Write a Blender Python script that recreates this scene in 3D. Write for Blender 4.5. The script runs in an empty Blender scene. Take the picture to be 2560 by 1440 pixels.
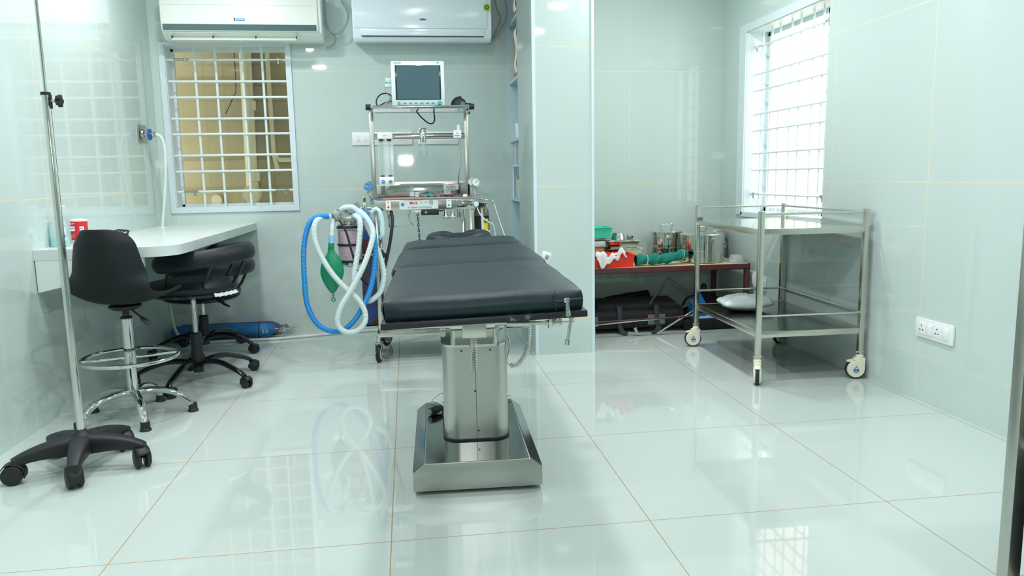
import bpy, bmesh, math, random
from mathutils import Matrix, Vector, noise
random.seed(7)
PI = math.pi
sc = bpy.context.scene
COL = sc.collection

# ------------------------------------------------------------------ materials
def srgb(r, g, b):
    f = lambda c: (c/255/12.92) if c/255 <= .04045 else ((c/255+.055)/1.055)**2.4
    return (f(r), f(g), f(b), 1)

def P(name, col, rough=.5, metal=0., spec=.5, var=.06, scale=30., bump=0., bscale=120., coat=0., emis=None, es=0., alpha=1.):
    m = bpy.data.materials.new(name); m.use_nodes = True
    nt = m.node_tree; b = nt.nodes['Principled BSDF']
    tc = nt.nodes.new('ShaderNodeTexCoord'); nz = nt.nodes.new('ShaderNodeTexNoise'); nz.inputs['Scale'].default_value = scale
    nt.links.new(tc.outputs['Object'], nz.inputs['Vector'])
    mx = nt.nodes.new('ShaderNodeMix'); mx.data_type = 'RGBA'
    c = srgb(*col)
    mx.inputs[6].default_value = tuple(x*(1-var) for x in c[:3])+(1,)
    mx.inputs[7].default_value = tuple(min(1, x*(1+var)) for x in c[:3])+(1,)
    nt.links.new(nz.outputs['Fac'], mx.inputs[0]); nt.links.new(mx.outputs[2], b.inputs['Base Color'])
    b.inputs['Roughness'].default_value = rough; b.inputs['Metallic'].default_value = metal
    b.inputs['Specular IOR Level'].default_value = spec; b.inputs['Coat Weight'].default_value = coat
    b.inputs['Alpha'].default_value = alpha
    if emis:
        b.inputs['Emission Color'].default_value = srgb(*emis); b.inputs['Emission Strength'].default_value = es
    if bump:
        n2 = nt.nodes.new('ShaderNodeTexNoise'); n2.inputs['Scale'].default_value = bscale
        nt.links.new(tc.outputs['Object'], n2.inputs['Vector'])
        bp = nt.nodes.new('ShaderNodeBump'); bp.inputs['Strength'].default_value = bump; bp.inputs['Distance'].default_value = .002
        nt.links.new(n2.outputs['Fac'], bp.inputs['Height']); nt.links.new(bp.outputs[0], b.inputs['Normal'])
    return m

def mth(nt, op, a, b=None):
    n = nt.nodes.new('ShaderNodeMath'); n.operation = op
    for i, v in enumerate((a, b)):
        if v is None: continue
        if isinstance(v, (int, float)): n.inputs[i].default_value = v
        else: nt.links.new(v, n.inputs[i])
    return n.outputs[0]

def tile(name, col, grout, axes, rough=.035, w=.0022, var=.03):
    """axes: list of (axis index, offset, step); joints where coordinate = offset + k*step"""
    m = bpy.data.materials.new(name); m.use_nodes = True
    nt = m.node_tree; b = nt.nodes['Principled BSDF']
    g = nt.nodes.new('ShaderNodeNewGeometry'); sp = nt.nodes.new('ShaderNodeSeparateXYZ')
    nt.links.new(g.outputs['Position'], sp.inputs[0])
    mask = None
    for ax, off, st in axes:
        v = mth(nt, 'SUBTRACT', sp.outputs[ax], off-st/2+100*st*0)
        v = mth(nt, 'DIVIDE', v, st); v = mth(nt, 'ADD', v, 100.0)
        v = mth(nt, 'FRACT', v); v = mth(nt, 'SUBTRACT', v, .5); v = mth(nt, 'ABSOLUTE', v)
        v = mth(nt, 'LESS_THAN', v, w/st)
        mask = v if mask is None else mth(nt, 'MAXIMUM', mask, v)
    # linen-like fine streaks in the glaze
    mp = nt.nodes.new('ShaderNodeMapping'); nt.links.new(g.outputs['Position'], mp.inputs[0])
    mp.inputs['Scale'].default_value = (220, 220, 14)
    nz = nt.nodes.new('ShaderNodeTexNoise'); nz.inputs['Scale'].default_value = 1.0; nt.links.new(mp.outputs[0], nz.inputs['Vector'])
    mx = nt.nodes.new('ShaderNodeMix'); mx.data_type = 'RGBA'; c = srgb(*col)
    mx.inputs[6].default_value = tuple(x*(1-var) for x in c[:3])+(1,); mx.inputs[7].default_value = tuple(x*(1+var) for x in c[:3])+(1,)
    nt.links.new(nz.outputs['Fac'], mx.inputs[0])
    m2 = nt.nodes.new('ShaderNodeMix'); m2.data_type = 'RGBA'; m2.inputs[7].default_value = srgb(*grout)
    nt.links.new(mask, m2.inputs[0]); nt.links.new(mx.outputs[2], m2.inputs[6]); nt.links.new(m2.outputs[2], b.inputs['Base Color'])
    r = mth(nt, 'MULTIPLY', mask, .5); r = mth(nt, 'ADD', r, rough); nt.links.new(r, b.inputs['Roughness'])
    b.inputs['Specular IOR Level'].default_value = .5
    return m

def glassy(name, tint=(1, 1, 1, 1), ior=1.45, rough=.01, body=0., bodycol=(230, 240, 238)):
    """thin clear pane or wall of a vessel: clear + Fresnel mirror (+ a little milky body)"""
    m = bpy.data.materials.new(name); m.use_nodes = True; nt = m.node_tree
    nt.nodes.remove(nt.nodes['Principled BSDF']); out = nt.nodes['Material Output']
    t = nt.nodes.new('ShaderNodeBsdfTransparent'); t.inputs[0].default_value = tint
    g = nt.nodes.new('ShaderNodeBsdfGlossy'); g.inputs['Roughness'].default_value = rough
    lw = nt.nodes.new('ShaderNodeLayerWeight'); lw.inputs[0].default_value = .5
    f0 = ((ior-1)/(ior+1))**2
    fr = mth(nt, 'ADD', mth(nt, 'MULTIPLY', mth(nt, 'POWER', lw.outputs['Facing'], 5.0), 1-f0), f0)
    d = nt.nodes.new('ShaderNodeBsdfDiffuse'); d.inputs[0].default_value = srgb(*bodycol)
    m1 = nt.nodes.new('ShaderNodeMixShader'); m1.inputs[0].default_value = body
    nt.links.new(t.outputs[0], m1.inputs[1]); nt.links.new(d.outputs[0], m1.inputs[2])
    m2 = nt.nodes.new('ShaderNodeMixShader'); nt.links.new(fr, m2.inputs[0])
    nt.links.new(m1.outputs[0], m2.inputs[1]); nt.links.new(g.outputs[0], m2.inputs[2]); nt.links.new(m2.outputs[0], out.inputs[0])
    return m

WC = (199, 216, 211)
M = {}
M['floor'] = tile('floor_tile', (197, 211, 205), (176, 150, 112), [(0, -.886, .8), (1, 2.166, .8)], rough=.028, w=.0018, var=.012)
GR = (226, 220, 186)
M['wall_x'] = tile('wall_tile_back', WC, GR, [(0, .035, .8), (2, .214, .8)])
M['wall_l'] = tile('wall_tile_left', WC, GR, [(1, 3.81, .8), (2, .214, .8)])
M['wall_r'] = tile('wall_tile_right', WC, GR, [(1, 3.18, .8), (2, .214, .8)])
M['wall_p'] = tile('wall_tile_pillar', WC, GR, [(2, .214, .8)])
M['paint'] = P('white_paint', (226, 236, 236), .5, var=.015, scale=6)
M['trimw'] = P('white_trim', (214, 232, 236), .35, var=.02, scale=8)
M['frame'] = P('window_white_enamel', (216, 230, 234), .4, var=.06, scale=14, bump=.2, bscale=40)
M['grille'] = P('grille_enamel', (226, 238, 236), .4, var=.05, scale=40)
M['lam'] = P('white_laminate', (222, 231, 228), .22, var=.02, scale=5)
M['lamedge'] = P('laminate_edge', (206, 218, 214), .35, var=.02)
M['niche'] = P('pale_blue_laminate', (196, 222, 230), .35, var=.03)
M['steel'] = P('brushed_steel', (212, 210, 200), .22, 1., var=.06, scale=18, bump=.05, bscale=300)
M['steel2'] = P('polished_steel', (216, 216, 210), .09, 1., var=.03)
M['chrome'] = P('chrome', (214, 218, 216), .05, 1., var=.02)
M['satin'] = P('satin_steel_sheet', (190, 193, 186), .32, 1., var=.05, scale=10)
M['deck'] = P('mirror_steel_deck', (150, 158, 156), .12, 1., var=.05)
M['black'] = P('black_plastic', (24, 28, 31), .5, var=.1, scale=60, bump=.1)
M['blackg'] = P('black_gloss_enamel', (14, 17, 20), .16, var=.1)
M['shell'] = P('matte_black_shell', (13, 22, 24), .6, spec=.35, var=.06, scale=80, bump=.08, bscale=600)
M['leather'] = P('black_leatherette', (18, 28, 33), .42, spec=.4, var=.08, scale=40, bump=.35, bscale=420)
M['matt'] = P('mattress_leatherette', (10, 36, 42), .42, spec=.38, var=.08, scale=30, bump=.3, bscale=500)
M['board'] = P('black_painted_board', (22, 26, 30), .35, var=.5, scale=26, bump=.2)
M['rubber'] = P('rubber', (30, 34, 38), .6, var=.06)
M['white'] = P('white_plastic', (236, 242, 240), .3, var=.015)
M['cream'] = P('cream_plastic', (232, 230, 206), .35, var=.03)
M['accream'] = P('air_conditioner_cream', (232, 240, 232), .3, var=.015, scale=5)
M['acflap'] = P('air_conditioner_flap', (206, 217, 207), .3, var=.02)
M['acwhite'] = P('air_conditioner_white', (232, 244, 250), .16, var=.015, scale=5)
M['acstrip'] = P('smoked_strip', (84, 112, 112), .12, var=.05)
M['grey'] = P('grey_cable', (150, 162, 162), .5)
M['whosew'] = P('white_hose', (222, 232, 224), .4)
M['ribhose'] = P('translucent_white_corrugated_hose', (208, 226, 224), .4, var=.03)
M['bluehose'] = P('blue_corrugated_hose', (22, 140, 214), .4, var=.05)
M['paleblue'] = P('pale_blue_cuff', (140, 200, 232), .4)
M['bag'] = P('green_rubber', (8, 140, 96), .4, var=.1, scale=12)
M['teal'] = P('teal_button', (52, 190, 196), .35)
M['screen'] = P('dark_screen', (82, 108, 116), .08, var=.12, scale=5)
M['bezel'] = P('screen_bezel', (40, 56, 66), .15)
M['monitor'] = P('monitor_white', (226, 240, 236), .35, var=.01)
M['bluecyl'] = P('worn_blue_paint', (24, 112, 172), .5, var=.5, scale=22, bump=.2)
M['bluecyl2'] = P('dark_blue_rusty_paint', (34, 72, 122), .55, var=.6, scale=26)
M['brass'] = P('brass', (150, 130, 70), .3, 1.)
M['red'] = P('red_plastic', (240, 56, 34), .4, var=.04)
M['redlab'] = P('red_label', (214, 36, 44), .4)
M['mint'] = P('mint_plastic', (60, 222, 186), .4, var=.03)
M['cloth'] = P('green_surgical_cloth', (10, 122, 108), .85, var=.2, scale=30, bump=.5, bscale=90)
M['gauze'] = P('white_gauze', (240, 238, 238), .9, var=.04, bump=.5)
M['maroon'] = P('maroon_paint', (88, 48, 50), .45, var=.12)
M['ply'] = P('tan_board', (216, 202, 160), .6, var=.06, scale=12)
M['carton'] = P('brown_cardboard', (198, 152, 104), .8, var=.08)
M['paper'] = P('pale_paper', (206, 220, 220), .6)
M['bagblk'] = P('black_nylon', (18, 20, 24), .8, var=.25, scale=18, bump=.6, bscale=70)
M['darkmat'] = P('dark_cloth', (22, 24, 28), .9, var=.2, bump=.4)
M['strap'] = P('grey_webbing', (44, 52, 60), .7)
M['silvtape'] = P('silver_tape', (112, 122, 120), .35, .3, var=.3, scale=60)
M['bluebox'] = P('blue_carton', (20, 120, 190), .5)
M['polybag'] = P('white_polythene', (222, 238, 236), .25, var=.03, bump=.6, bscale=35)
M['pink'] = None
M['tealliq'] = P('teal_liquid', (84, 226, 222), .12, var=.03)
M['frost'] = P('frosted_plastic', (196, 230, 230), .3, var=.02)
M['ink'] = P('blue_ink', (52, 100, 190), .5)
M['inkdk'] = P('dark_ink', (40, 52, 62), .5)
M['inkred'] = P('red_ink', (214, 52, 52), .5)
M['inkteal'] = P('teal_ink', (40, 150, 148), .5)
M['inkorange'] = P('orange_ink', (232, 150, 60), .5)
M['inkgrey'] = P('grey_ink', (150, 165, 165), .5)
M['logoblue'] = P('blue_badge', (0, 140, 226), .4)
M['yellow'] = P('yellow_sticker', (232, 222, 70), .5)
M['green'] = P('green_sticker', (30, 130, 90), .5)
M['gaugeblue'] = P('blue_dial', (44, 128, 190), .3)
M['gaugewhite'] = P('white_dial', (226, 236, 234), .3)
M['glass'] = glassy('window_glass', (.93, .97, .95, 1))
M['clear'] = glassy('clear_glass', (.93, .97, .96, 1), 1.5, .02, .2, (214, 228, 228))
M['bottle'] = glassy('frosty_bottle_plastic', (.85, .95, .95, 1), 1.4, .08, .4, (222, 240, 240))
M['clearpl'] = glassy('cloudy_plastic', (.9, .95, .93, 1), 1.4, .1, .35)
M['alley'] = P('beige_alley_render', (150, 138, 104), .9, var=.16, scale=2.5)
M['alleydk'] = P('beige_alley_band', (138, 125, 90), .9, var=.1, scale=4)
M['pipe'] = P('cream_drain_pipe', (186, 178, 150), .4, var=.03)
M['bldg'] = P('pale_pink_building', (250, 226, 214), .8, var=.02)
M['wboard'] = P('pinkish_brown_board', (158, 136, 130), .5, var=.12)
M['lamp'] = P('lamp_diffuser', (255, 255, 255), .4, emis=(240, 250, 255), es=8.)

def rusty(name, a, c, sc=18., lo=.42, hi=.62):
    m = P(name, a, .5, bump=.25, bscale=60); nt = m.node_tree; b = nt.nodes['Principled BSDF']
    nz = nt.nodes.new('ShaderNodeTexNoise'); nz.inputs['Scale'].default_value = sc; nz.inputs['Detail'].default_value = 6
    tc = nt.nodes.new('ShaderNodeTexCoord'); nt.links.new(tc.outputs['Object'], nz.inputs['Vector'])
    r = nt.nodes.new('ShaderNodeValToRGB'); r.color_ramp.elements[0].position = lo; r.color_ramp.elements[0].color = srgb(*a)
    r.color_ramp.elements[1].position = hi; r.color_ramp.elements[1].color = srgb(*c)
    nt.links.new(nz.outputs['Fac'], r.inputs[0]); nt.links.new(r.outputs[0], b.inputs['Base Color']); return m
M['bluecyl'] = rusty('worn_blue_paint', (22, 112, 176), (54, 70, 84), 14, .5, .72)
M['bluecyl2'] = rusty('dark_blue_rusty_paint', (36, 76, 136), (86, 62, 52), 16, .44, .6)
M['board'] = rusty('chipped_black_board', (20, 26, 30), (120, 128, 128), 34, .62, .72)
def granules():
    m = bpy.data.materials.new('pink_granules'); m.use_nodes = True; nt = m.node_tree; b = nt.nodes['Principled BSDF']
    tc = nt.nodes.new('ShaderNodeTexCoord'); v = nt.nodes.new('ShaderNodeTexVoronoi'); v.inputs['Scale'].default_value = 260
    nt.links.new(tc.outputs['Object'], v.inputs['Vector'])
    r = nt.nodes.new('ShaderNodeValToRGB'); r.color_ramp.elements[0].position = .15; r.color_ramp.elements[0].color = srgb(246, 224, 232)
    r.color_ramp.elements[1].position = .65; r.color_ramp.elements[1].color = srgb(206, 150, 176)
    nt.links.new(v.outputs['Distance'], r.inputs[0]); nt.links.new(r.outputs[0], b.inputs['Base Color']); b.inputs['Roughness'].default_value = .5
    return m
M['pink'] = granules()

# ------------------------------------------------------------------ mesh builder
class G:
    def __init__(s): s.bm = bmesh.new(); s.M = Matrix.Identity(4); s.mi = 0
    def _add(s, vs, fs):
        bv = [s.bm.verts.new(s.M @ Vector(v)) for v in vs]
        for f in fs:
            try: fc = s.bm.faces.new([bv[i] for i in f]); fc.material_index = s.mi
            except ValueError: pass
        return bv
    def box(s, x0, x1, y0, y1, z0, z1, bev=0., seg=2):
        t = bmesh.new()
        vs = [t.verts.new((x, y, z)) for x in (x0, x1) for y in (y0, y1) for z in (z0, z1)]
        for f in ((0, 1, 3, 2), (4, 6, 7, 5), (0, 4, 5, 1), (2, 3, 7, 6), (0, 2, 6, 4), (1, 5, 7, 3)): t.faces.new([vs[i] for i in f])
        if bev: bmesh.ops.bevel(t, geom=list(t.edges), offset=bev, segments=seg, affect='EDGES', profile=.5)
        s._merge(t); return s
    def _merge(s, t):
        t.verts.index_update()
        s._add([v.co.copy() for v in t.verts], [[v.index for v in f.verts] for f in t.faces]); t.free()
    def tube(s, pts, r, seg=10, closed=False, cap=True, rib=0, scale=(1, 1)):
        """r: number or list; rib: number of ribs per metre (corrugated)"""
        pts = [Vector(p) for p in pts]; n = len(pts)
        rr = r if isinstance(r, (list, tuple)) else [r]*n
        tans = []
        for i in range(n):
            a = pts[(i-1) % n] if (closed or i > 0) else pts[i]; b = pts[(i+1) % n] if (closed or i < n-1) else pts[i]
            t = (b-a); t.normalize(); tans.append(t)
        up = Vector((0, 0, 1)) if abs(tans[0].z) < .9 else Vector((1, 0, 0))
        nrm = (up - tans[0]*up.dot(tans[0])).normalized(); vs = []; rings = []
        for i in range(n):
            t = tans[i]; nrm = (nrm - t*nrm.dot(t))
            if nrm.length < 1e-6: nrm = t.orthogonal()
            nrm.normalize(); bi = t.cross(nrm)
            ring = []
            for k in range(seg):
                a = 2*PI*k/seg; ring.append(len(vs)); vs.append(pts[i]+(nrm*math.cos(a)*scale[0]+bi*math.sin(a)*scale[1])*rr[i])
            rings.append(ring)
        fs = []
        m = n if closed else n-1
        for i in range(m):
            A, B = rings[i], rings[(i+1) % n]
            for k in range(seg): fs.append((A[k], A[(k+1) % seg], B[(k+1) % seg], B[k]))
        if cap and not closed: fs.append(tuple(reversed(rings[0]))); fs.append(tuple(rings[-1]))
        s._add(vs, fs); return s
    def cyl(s, p0, p1, r, r2=None, seg=20):
        return s.tube([p0, p1], [r, r if r2 is None else r2], seg)
    def lathe(s, prof, c=(0, 0, 0), seg=32, axis='Z', sq=1.):
        """prof: list of (radius, height)"""
        vs = []; fs = []; rings = []
        for (r, h) in prof:
            ring = []
            for k in range(seg):
                a = 2*PI*k/seg; x, y = r*math.cos(a), r*math.sin(a)*sq
                p = {'Z': (x, y, h), 'Y': (x, h, y), 'X': (h, x, y)}[axis]
                ring.append(len(vs)); vs.append((p[0]+c[0], p[1]+c[1], p[2]+c[2]))
            rings.append(ring)
        for A, B in zip(rings, rings[1:]):
            for k in range(seg): fs.append((A[k], A[(k+1) % seg], B[(k+1) % seg], B[k]))
        if prof[0][0] > 1e-5: fs.append(tuple(reversed(rings[0])))
        if prof[-1][0] > 1e-5: fs.append(tuple(rings[-1]))
        s._add(vs, fs); return s
    def prism(s, poly, a0, a1, axis='X', bev=0.):
        """poly: list of 2-D points in the plane across the axis (X: y,z  Y: x,z  Z: x,y)"""
        t = bmesh.new(); n = len(poly)
        def q(p, a): return {'X': (a, p[0], p[1]), 'Y': (p[0], a, p[1]), 'Z': (p[0], p[1], a)}[axis]
        A = [t.verts.new(q(p, a0)) for p in poly]; B = [t.verts.new(q(p, a1)) for p in poly]
        t.faces.new(A); t.faces.new(list(reversed(B)))
        for i in range(n): t.faces.new((A[i], B[i], B[(i+1) % n], A[(i+1) % n]))
        if bev: bmesh.ops.bevel(t, geom=list(t.edges), offset=bev, segments=2, affect='EDGES', profile=.5)
        s._merge(t); return s
    def grid(s, fn, nu, nv, closeu=False):
        vs = [fn(i/(nu if closeu else nu-1) , j/(nv-1)) for j in range(nv) for i in range(nu)]
        fs = []
        for j in range(nv-1):
            for i in range(nu if closeu else nu-1):
                k = (i+1) % nu; fs.append((j*nu+i, j*nu+k, (j+1)*nu+k, (j+1)*nu+i))
        s._add(vs, fs); return s
    def build(s, name, mat, parent=None, off=None, angle=35, solid=0., sub=0):
        """verts are in world coordinates of the unrotated thing when off is given; else local"""
        if off is not None: bmesh.ops.translate(s.bm, verts=s.bm.verts, vec=-Vector(off))
        bmesh.ops.recalc_face_normals(s.bm, faces=s.bm.faces)
        me = bpy.data.meshes.new(name); s.bm.to_mesh(me); s.bm.free()
        for mm in (mat if isinstance(mat, (list, tuple)) else [mat]): me.materials.append(mm)
        me.shade_smooth(); me.set_sharp_from_angle(angle=math.radians(angle))
        o = bpy.data.objects.new(name, me); COL.objects.link(o)
        if parent is not None: o.parent = parent
        if solid:
            md = o.modifiers.new('s', 'SOLIDIFY'); md.thickness = solid; md.offset = 0
        if sub:
            md = o.modifiers.new('u', 'SUBSURF'); md.levels = sub; md.render_levels = sub
        return o

def tag(o, label=None, cat=None, group=None, kind=None):
    for k, v in (('label', label), ('category', cat), ('group', group), ('kind', kind)):
        if v: o[k] = v
    return o
def thing(name, label, cat, loc=(0, 0, 0), rz=0., group=None):
    o = bpy.data.objects.new(name, None); COL.objects.link(o); o.location = loc; o.rotation_euler = (0, 0, rz); o.empty_display_size = .05
    return tag(o, label, cat, group)
def single(g, name, mat, label, cat, base, group=None, **k):
    """a thing that is one mesh, origin at its base"""
    o = g.build(name, mat, None, off=base, **k); o.location = base; return tag(o, label, cat, group)
def struct(g, name, mat, **k):
    o = g.build(name, mat, **k); o['kind'] = 'structure'; return o
def copy_tree(o, parent=None):
    c = o.copy(); COL.objects.link(c)
    if parent is not None: c.parent = parent
    for ch in list(o.children): copy_tree(ch, c)
    return c
def text(s, size, mat, parent, p, face='-Y', name='lettering', bold=0., align='CENTER', sx=1.):
    cu = bpy.data.curves.new(name, 'FONT'); cu.body = s; cu.size = size; cu.align_x = align; cu.align_y = 'CENTER'
    cu.extrude = .0004; cu.offset = bold; cu.resolution_u = 2; cu.materials.append(mat)
    cu.align_x = align
    tmp = bpy.data.objects.new('t', cu); COL.objects.link(tmp)
    me = bpy.data.meshes.new_from_object(tmp.evaluated_get(bpy.context.evaluated_depsgraph_get())); bpy.data.objects.remove(tmp); bpy.data.curves.remove(cu)
    o = bpy.data.objects.new(name, me); COL.objects.link(o); o.parent = parent
    o.location = p; o.rotation_euler = {'-Y': (PI/2, 0, 0), '-X': (PI/2, 0, -PI/2), '+X': (PI/2, 0, PI/2)}[face]; o.scale = (sx, 1, 1)
    return o
def spline(pts, n=8, closed=False):
    pts = [Vector(p) for p in pts]; out = []; m = len(pts)
    rng = range(m if closed else m-1)
    for i in rng:
        p0 = pts[(i-1) % m] if closed or i > 0 else pts[0]; p1 = pts[i]; p2 = pts[(i+1) % m]; p3 = pts[(i+2) % m] if closed or i < m-2 else pts[-1]
        for k in range(n):
            t = k/n
            out.append(.5*((2*p1)+(-p0+p2)*t+(2*p0-5*p1+4*p2-p3)*t*t+(-p0+3*p1-3*p2+p3)*t**3))
    if not closed: out.append(pts[-1])
    return out
def resample(pts, step):
    out = [pts[0]]; acc = 0
    for a, b in zip(pts, pts[1:]):
        L = (b-a).length; t = step-acc
        while t <= L: out.append(a+(b-a)*(t/L)); t += step
        acc = (acc+L) % step
    return out
def hose(g, pts, r, rib=False):
    p = spline(pts, 10)
    if rib:
        p = resample(p, .0035); g.tube(p, [r*(1.0 if i % 2 else .9) for i in range(len(p))], 12)
    else: g.tube(p, r, 10)
    return g

# ------------------------------------------------------------------ room shell
XL, XR, YB, YF, H = -1.66, 2.34, 5.5, -2.4, 2.593
PX0, PX1, PY = .745, 1.10, 4.44
struct(G().box(XL-.15, XR+.15, YF-.15, YB+.25, -.12, 0), 'floor', M['floor'])
struct(G().box(XL-.15, XR+.15, YF-.15, YB+.25, H, H+.1), 'ceiling', M['paint'])
struct(G().box(XL-.12, XL, YF, YB+.2, 0, H), 'wall_left', M['wall_l'])
struct(G().box(XL, XR, YF-.12, YF, 0, H), 'wall_front', M['wall_x'])
W1 = (-1.57, -.785, .905, 1.985)      # window opening in the back wall
g = G()
g.box(XL, W1[0], YB, YB+.2, 0, H).box(W1[1], XR+.15, YB, YB+.2, 0, H).box(W1[0], W1[1], YB, YB+.2, 0, W1[2]).box(W1[0], W1[1], YB, YB+.2, W1[3], H)
struct(g, 'wall_back', M['wall_x'])
W2 = (4.055, 5.09, .80, 2.02)         # window opening in the right wall (y0,y1,z0,z1)
g = G()
g.box(XR, XR+.2, YF, W2[0], 0, H).box(XR, XR+.2, W2[1], YB+.001, 0, H).box(XR, XR+.2, W2[0], W2[1], 0, W2[2]).box(XR, XR+.2, W2[0], W2[1], W2[3], H)
struct(g, 'wall_right', M['wall_r'])
# pillar with the open cupboard niche in its left side
g = G(); NY = 5.06
g.box(PX0, PX1, PY, NY, 0, H)
g.box(PX1-.04, PX1, NY, YB, 0, H)
g.box(PX0, PX1-.04, NY, YB, 2.5, H)
struct(g, 'pillar', M['wall_p'])
g = G().box(PX0-.006, PX0+.012, PY-.006, PY+.01, 0, H); struct(g, 'trim_1', M['trimw'])
g = G().box(PX1-.012, PX1+.004, PY-.006, PY+.01, 0, H); struct(g, 'trim_2', M['trimw'])
# cupboard unit in the niche: pale laminate carcass with shelves
cup = thing('open_shelving', 'pale blue open shelving set into the side of the tiled pillar', 'shelving', (.9, 5.28, 0))
B = (.9, 5.28, 0)
g = G().box(PX0+.004, PX1-.045, YB-.018, YB-.002, 0.002, 2.5).box(PX1-.057, PX1-.042, NY+.002, YB-.018, .002, 2.5)
g.box(PX0+.004, PX1-.057, NY+.002, NY+.014, .002, 2.5)
g.build('carcass', M['niche'], cup, off=B)
for z in (.925, 1.335, 1.735, 2.125):
    G().box(PX0+.002, PX1-.058, NY+.015, YB-.019, z-.018, z).build('shelf', M['niche'], cup, off=B)
# rack of upright dividers under the third shelf
rk = thing('wire_rack', 'white rail rack with thin upright rods on the lowest pillar shelf', 'rack', (.77, 5.3, .925))
g = G()
for z in (1.15, 1.325): g.cyl((.765, 5.08, z), (.765, 5.47, z), .007)
for y in (5.1, 5.16, 5.22, 5.28, 5.34, 5.40, 5.46): g.cyl((.765, y, 1.15), (.765, y, 1.325), .0025, seg=8)
for y in (5.08, 5.47): g.cyl((.765, y, .925), (.765, y, 1.15), .005, seg=8)
g.build('frame', M['white'], rk, off=(.77, 5.3, .925))
bx = thing('file_box', 'grey box file with brown top standing on the lowest pillar shelf', 'box file', (.83, 5.36, .925))
G().box(.775, .9, 5.3, 5.42, .925, 1.075, .003).build('case', M['lamedge'], bx, off=(.83, 5.36, .925))
G().box(.773, .9, 5.3, 5.36, 1.055, 1.08).build('top_flap', M['carton'], bx, off=(.83, 5.36, .925))
def carton(x0, x1, y0, y1, z0, z1, label, group=None):
    b = ((x0+x1)/2, (y0+y1)/2, z0); t = thing('cardboard_carton', label, 'carton', b, group=group)
    G().box(x0, x1, y0, y1, z0, z1, .002).build('body', M['carton'], t, off=b)
    g = G()
    g.grid(lambda u, v: (x0-.004-.004*math.sin(9*v), y0+.02+u*(y1-y0)*.5+.02*math.sin(8*v), z0+.03+v*(z1-z0)*.85), 8, 14)
    g.build('torn_wrapper', M['gauze'], t, off=b)
carton(.757, .95, 5.085, 5.30, 1.735, 2.06, 'brown cardboard carton with torn white wrapper on upper pillar shelf')
carton(.757, .95, 5.085, 5.30, 2.125, 2.40, 'brown cardboard carton on the topmost pillar shelf')
g = G().lathe([(0, 0), (.045, 0), (.05, .1), (.046, .11), (0, .11)], (.82, 5.38, 1.335)); single(g, 'plastic_tub', M['white'], 'small white tub on the middle pillar shelf', 'tub', (.82, 5.38, 1.335))
g = G().box(.79, .88, 5.1, 5.16, 1.335, 1.42, .004); g.box(.80, .87, 5.105, 5.155, 1.42, 1.45, .01); single(g, 'small_jar', M['black'], 'small dark jar at the front of the middle pillar shelf', 'jar', (.83, 5.13, 1.335))

# ------------------------------------------------------------------ window 1 (back wall, left) and its grille
def clamp_bits(g, p, d):
    """rough welded latch on a grille bar: p point, d direction vector along bar"""
    p = Vector(p); d = Vector(d)
    g.cyl(p-d*.05, p+d*.045, .008, seg=10); g.tube([p+d*.02, p+d*.02+Vector((0, 0, -.03))], .006, 8); g.lathe([(0, -.013), (.011, -.009), (.011, .009), (0, .013)], tuple(p+d*.02), 10)
x0, x1, z0, z1 = W1
win = thing('window_1', 'white framed window behind a horizontal bar grille above the desk', 'window', (-1.18, YB, z0)); win['kind'] = 'structure'
b = (-1.18, YB, z0)
g = G()
for (a, c, d, e) in ((x0-.035, x0, z0-.035, z1+.02), (x1, x1+.035, z0-.035, z1+.02), (x0, x1, z0-.035, z0), (x0, x1, z1, z1+.02)): g.box(a, c, YB-.014, YB+.01, d, e)
for (a, c, d, e) in ((x0, x0+.004, z0, z1), (x1-.004, x1, z0, z1), (x0, x1, z0, z0+.004), (x0, x1, z1-.004, z1)): g.box(a, c, YB, YB+.17, d, e)
g.build('casing', M['frame'], win, off=b)
g = G(); y0, y1 = YB+.13, YB+.165
for (a, c, d, e) in ((x0, x0+.02, z0, z1), (x1-.02, x1, z0, z1), (x0, x1, z0, z0+.02), (x0, x1, z1-.02, z1)): g.box(a, c, y0, y1, d, e)
sash = g.build('sash', M['frame'], win, off=b)
G().box(x0+.02, x1-.02, YB+.146, YB+.150, z0+.02, z1-.02).build('pane', M['glass'], sash, off=b)
gr = thing('window_grille', 'white painted security grille across the window above the desk', 'grille', (-1.18, YB+.02, z0))
b = (-1.18, YB+.02, z0); g = G(); yb = YB+.03
for x in (-1.392, -1.256, -1.082, -.949): g.cyl((x, yb+.012, z0+.002), (x, yb+.012, z1-.002), .0085, seg=8)
g.build('upright_bars', M['grille'], gr, off=b)
g = G()
for z in (1.897, 1.754, 1.649, 1.507, 1.403, 1.26, 1.151, 1.014): g.cyl((x0+.005, yb, z), (x1-.005, yb, z), .008, seg=8)
g.build('cross_bars', M['grille'], gr, off=b)
for z in (1.897, 1.014):
    for x in (-1.47, -.86): g = G(); clamp_bits(g, (x, yb-.006, z), (1, 0, 0)); g.build('latch', M['satin'], gr, off=b)
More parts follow.
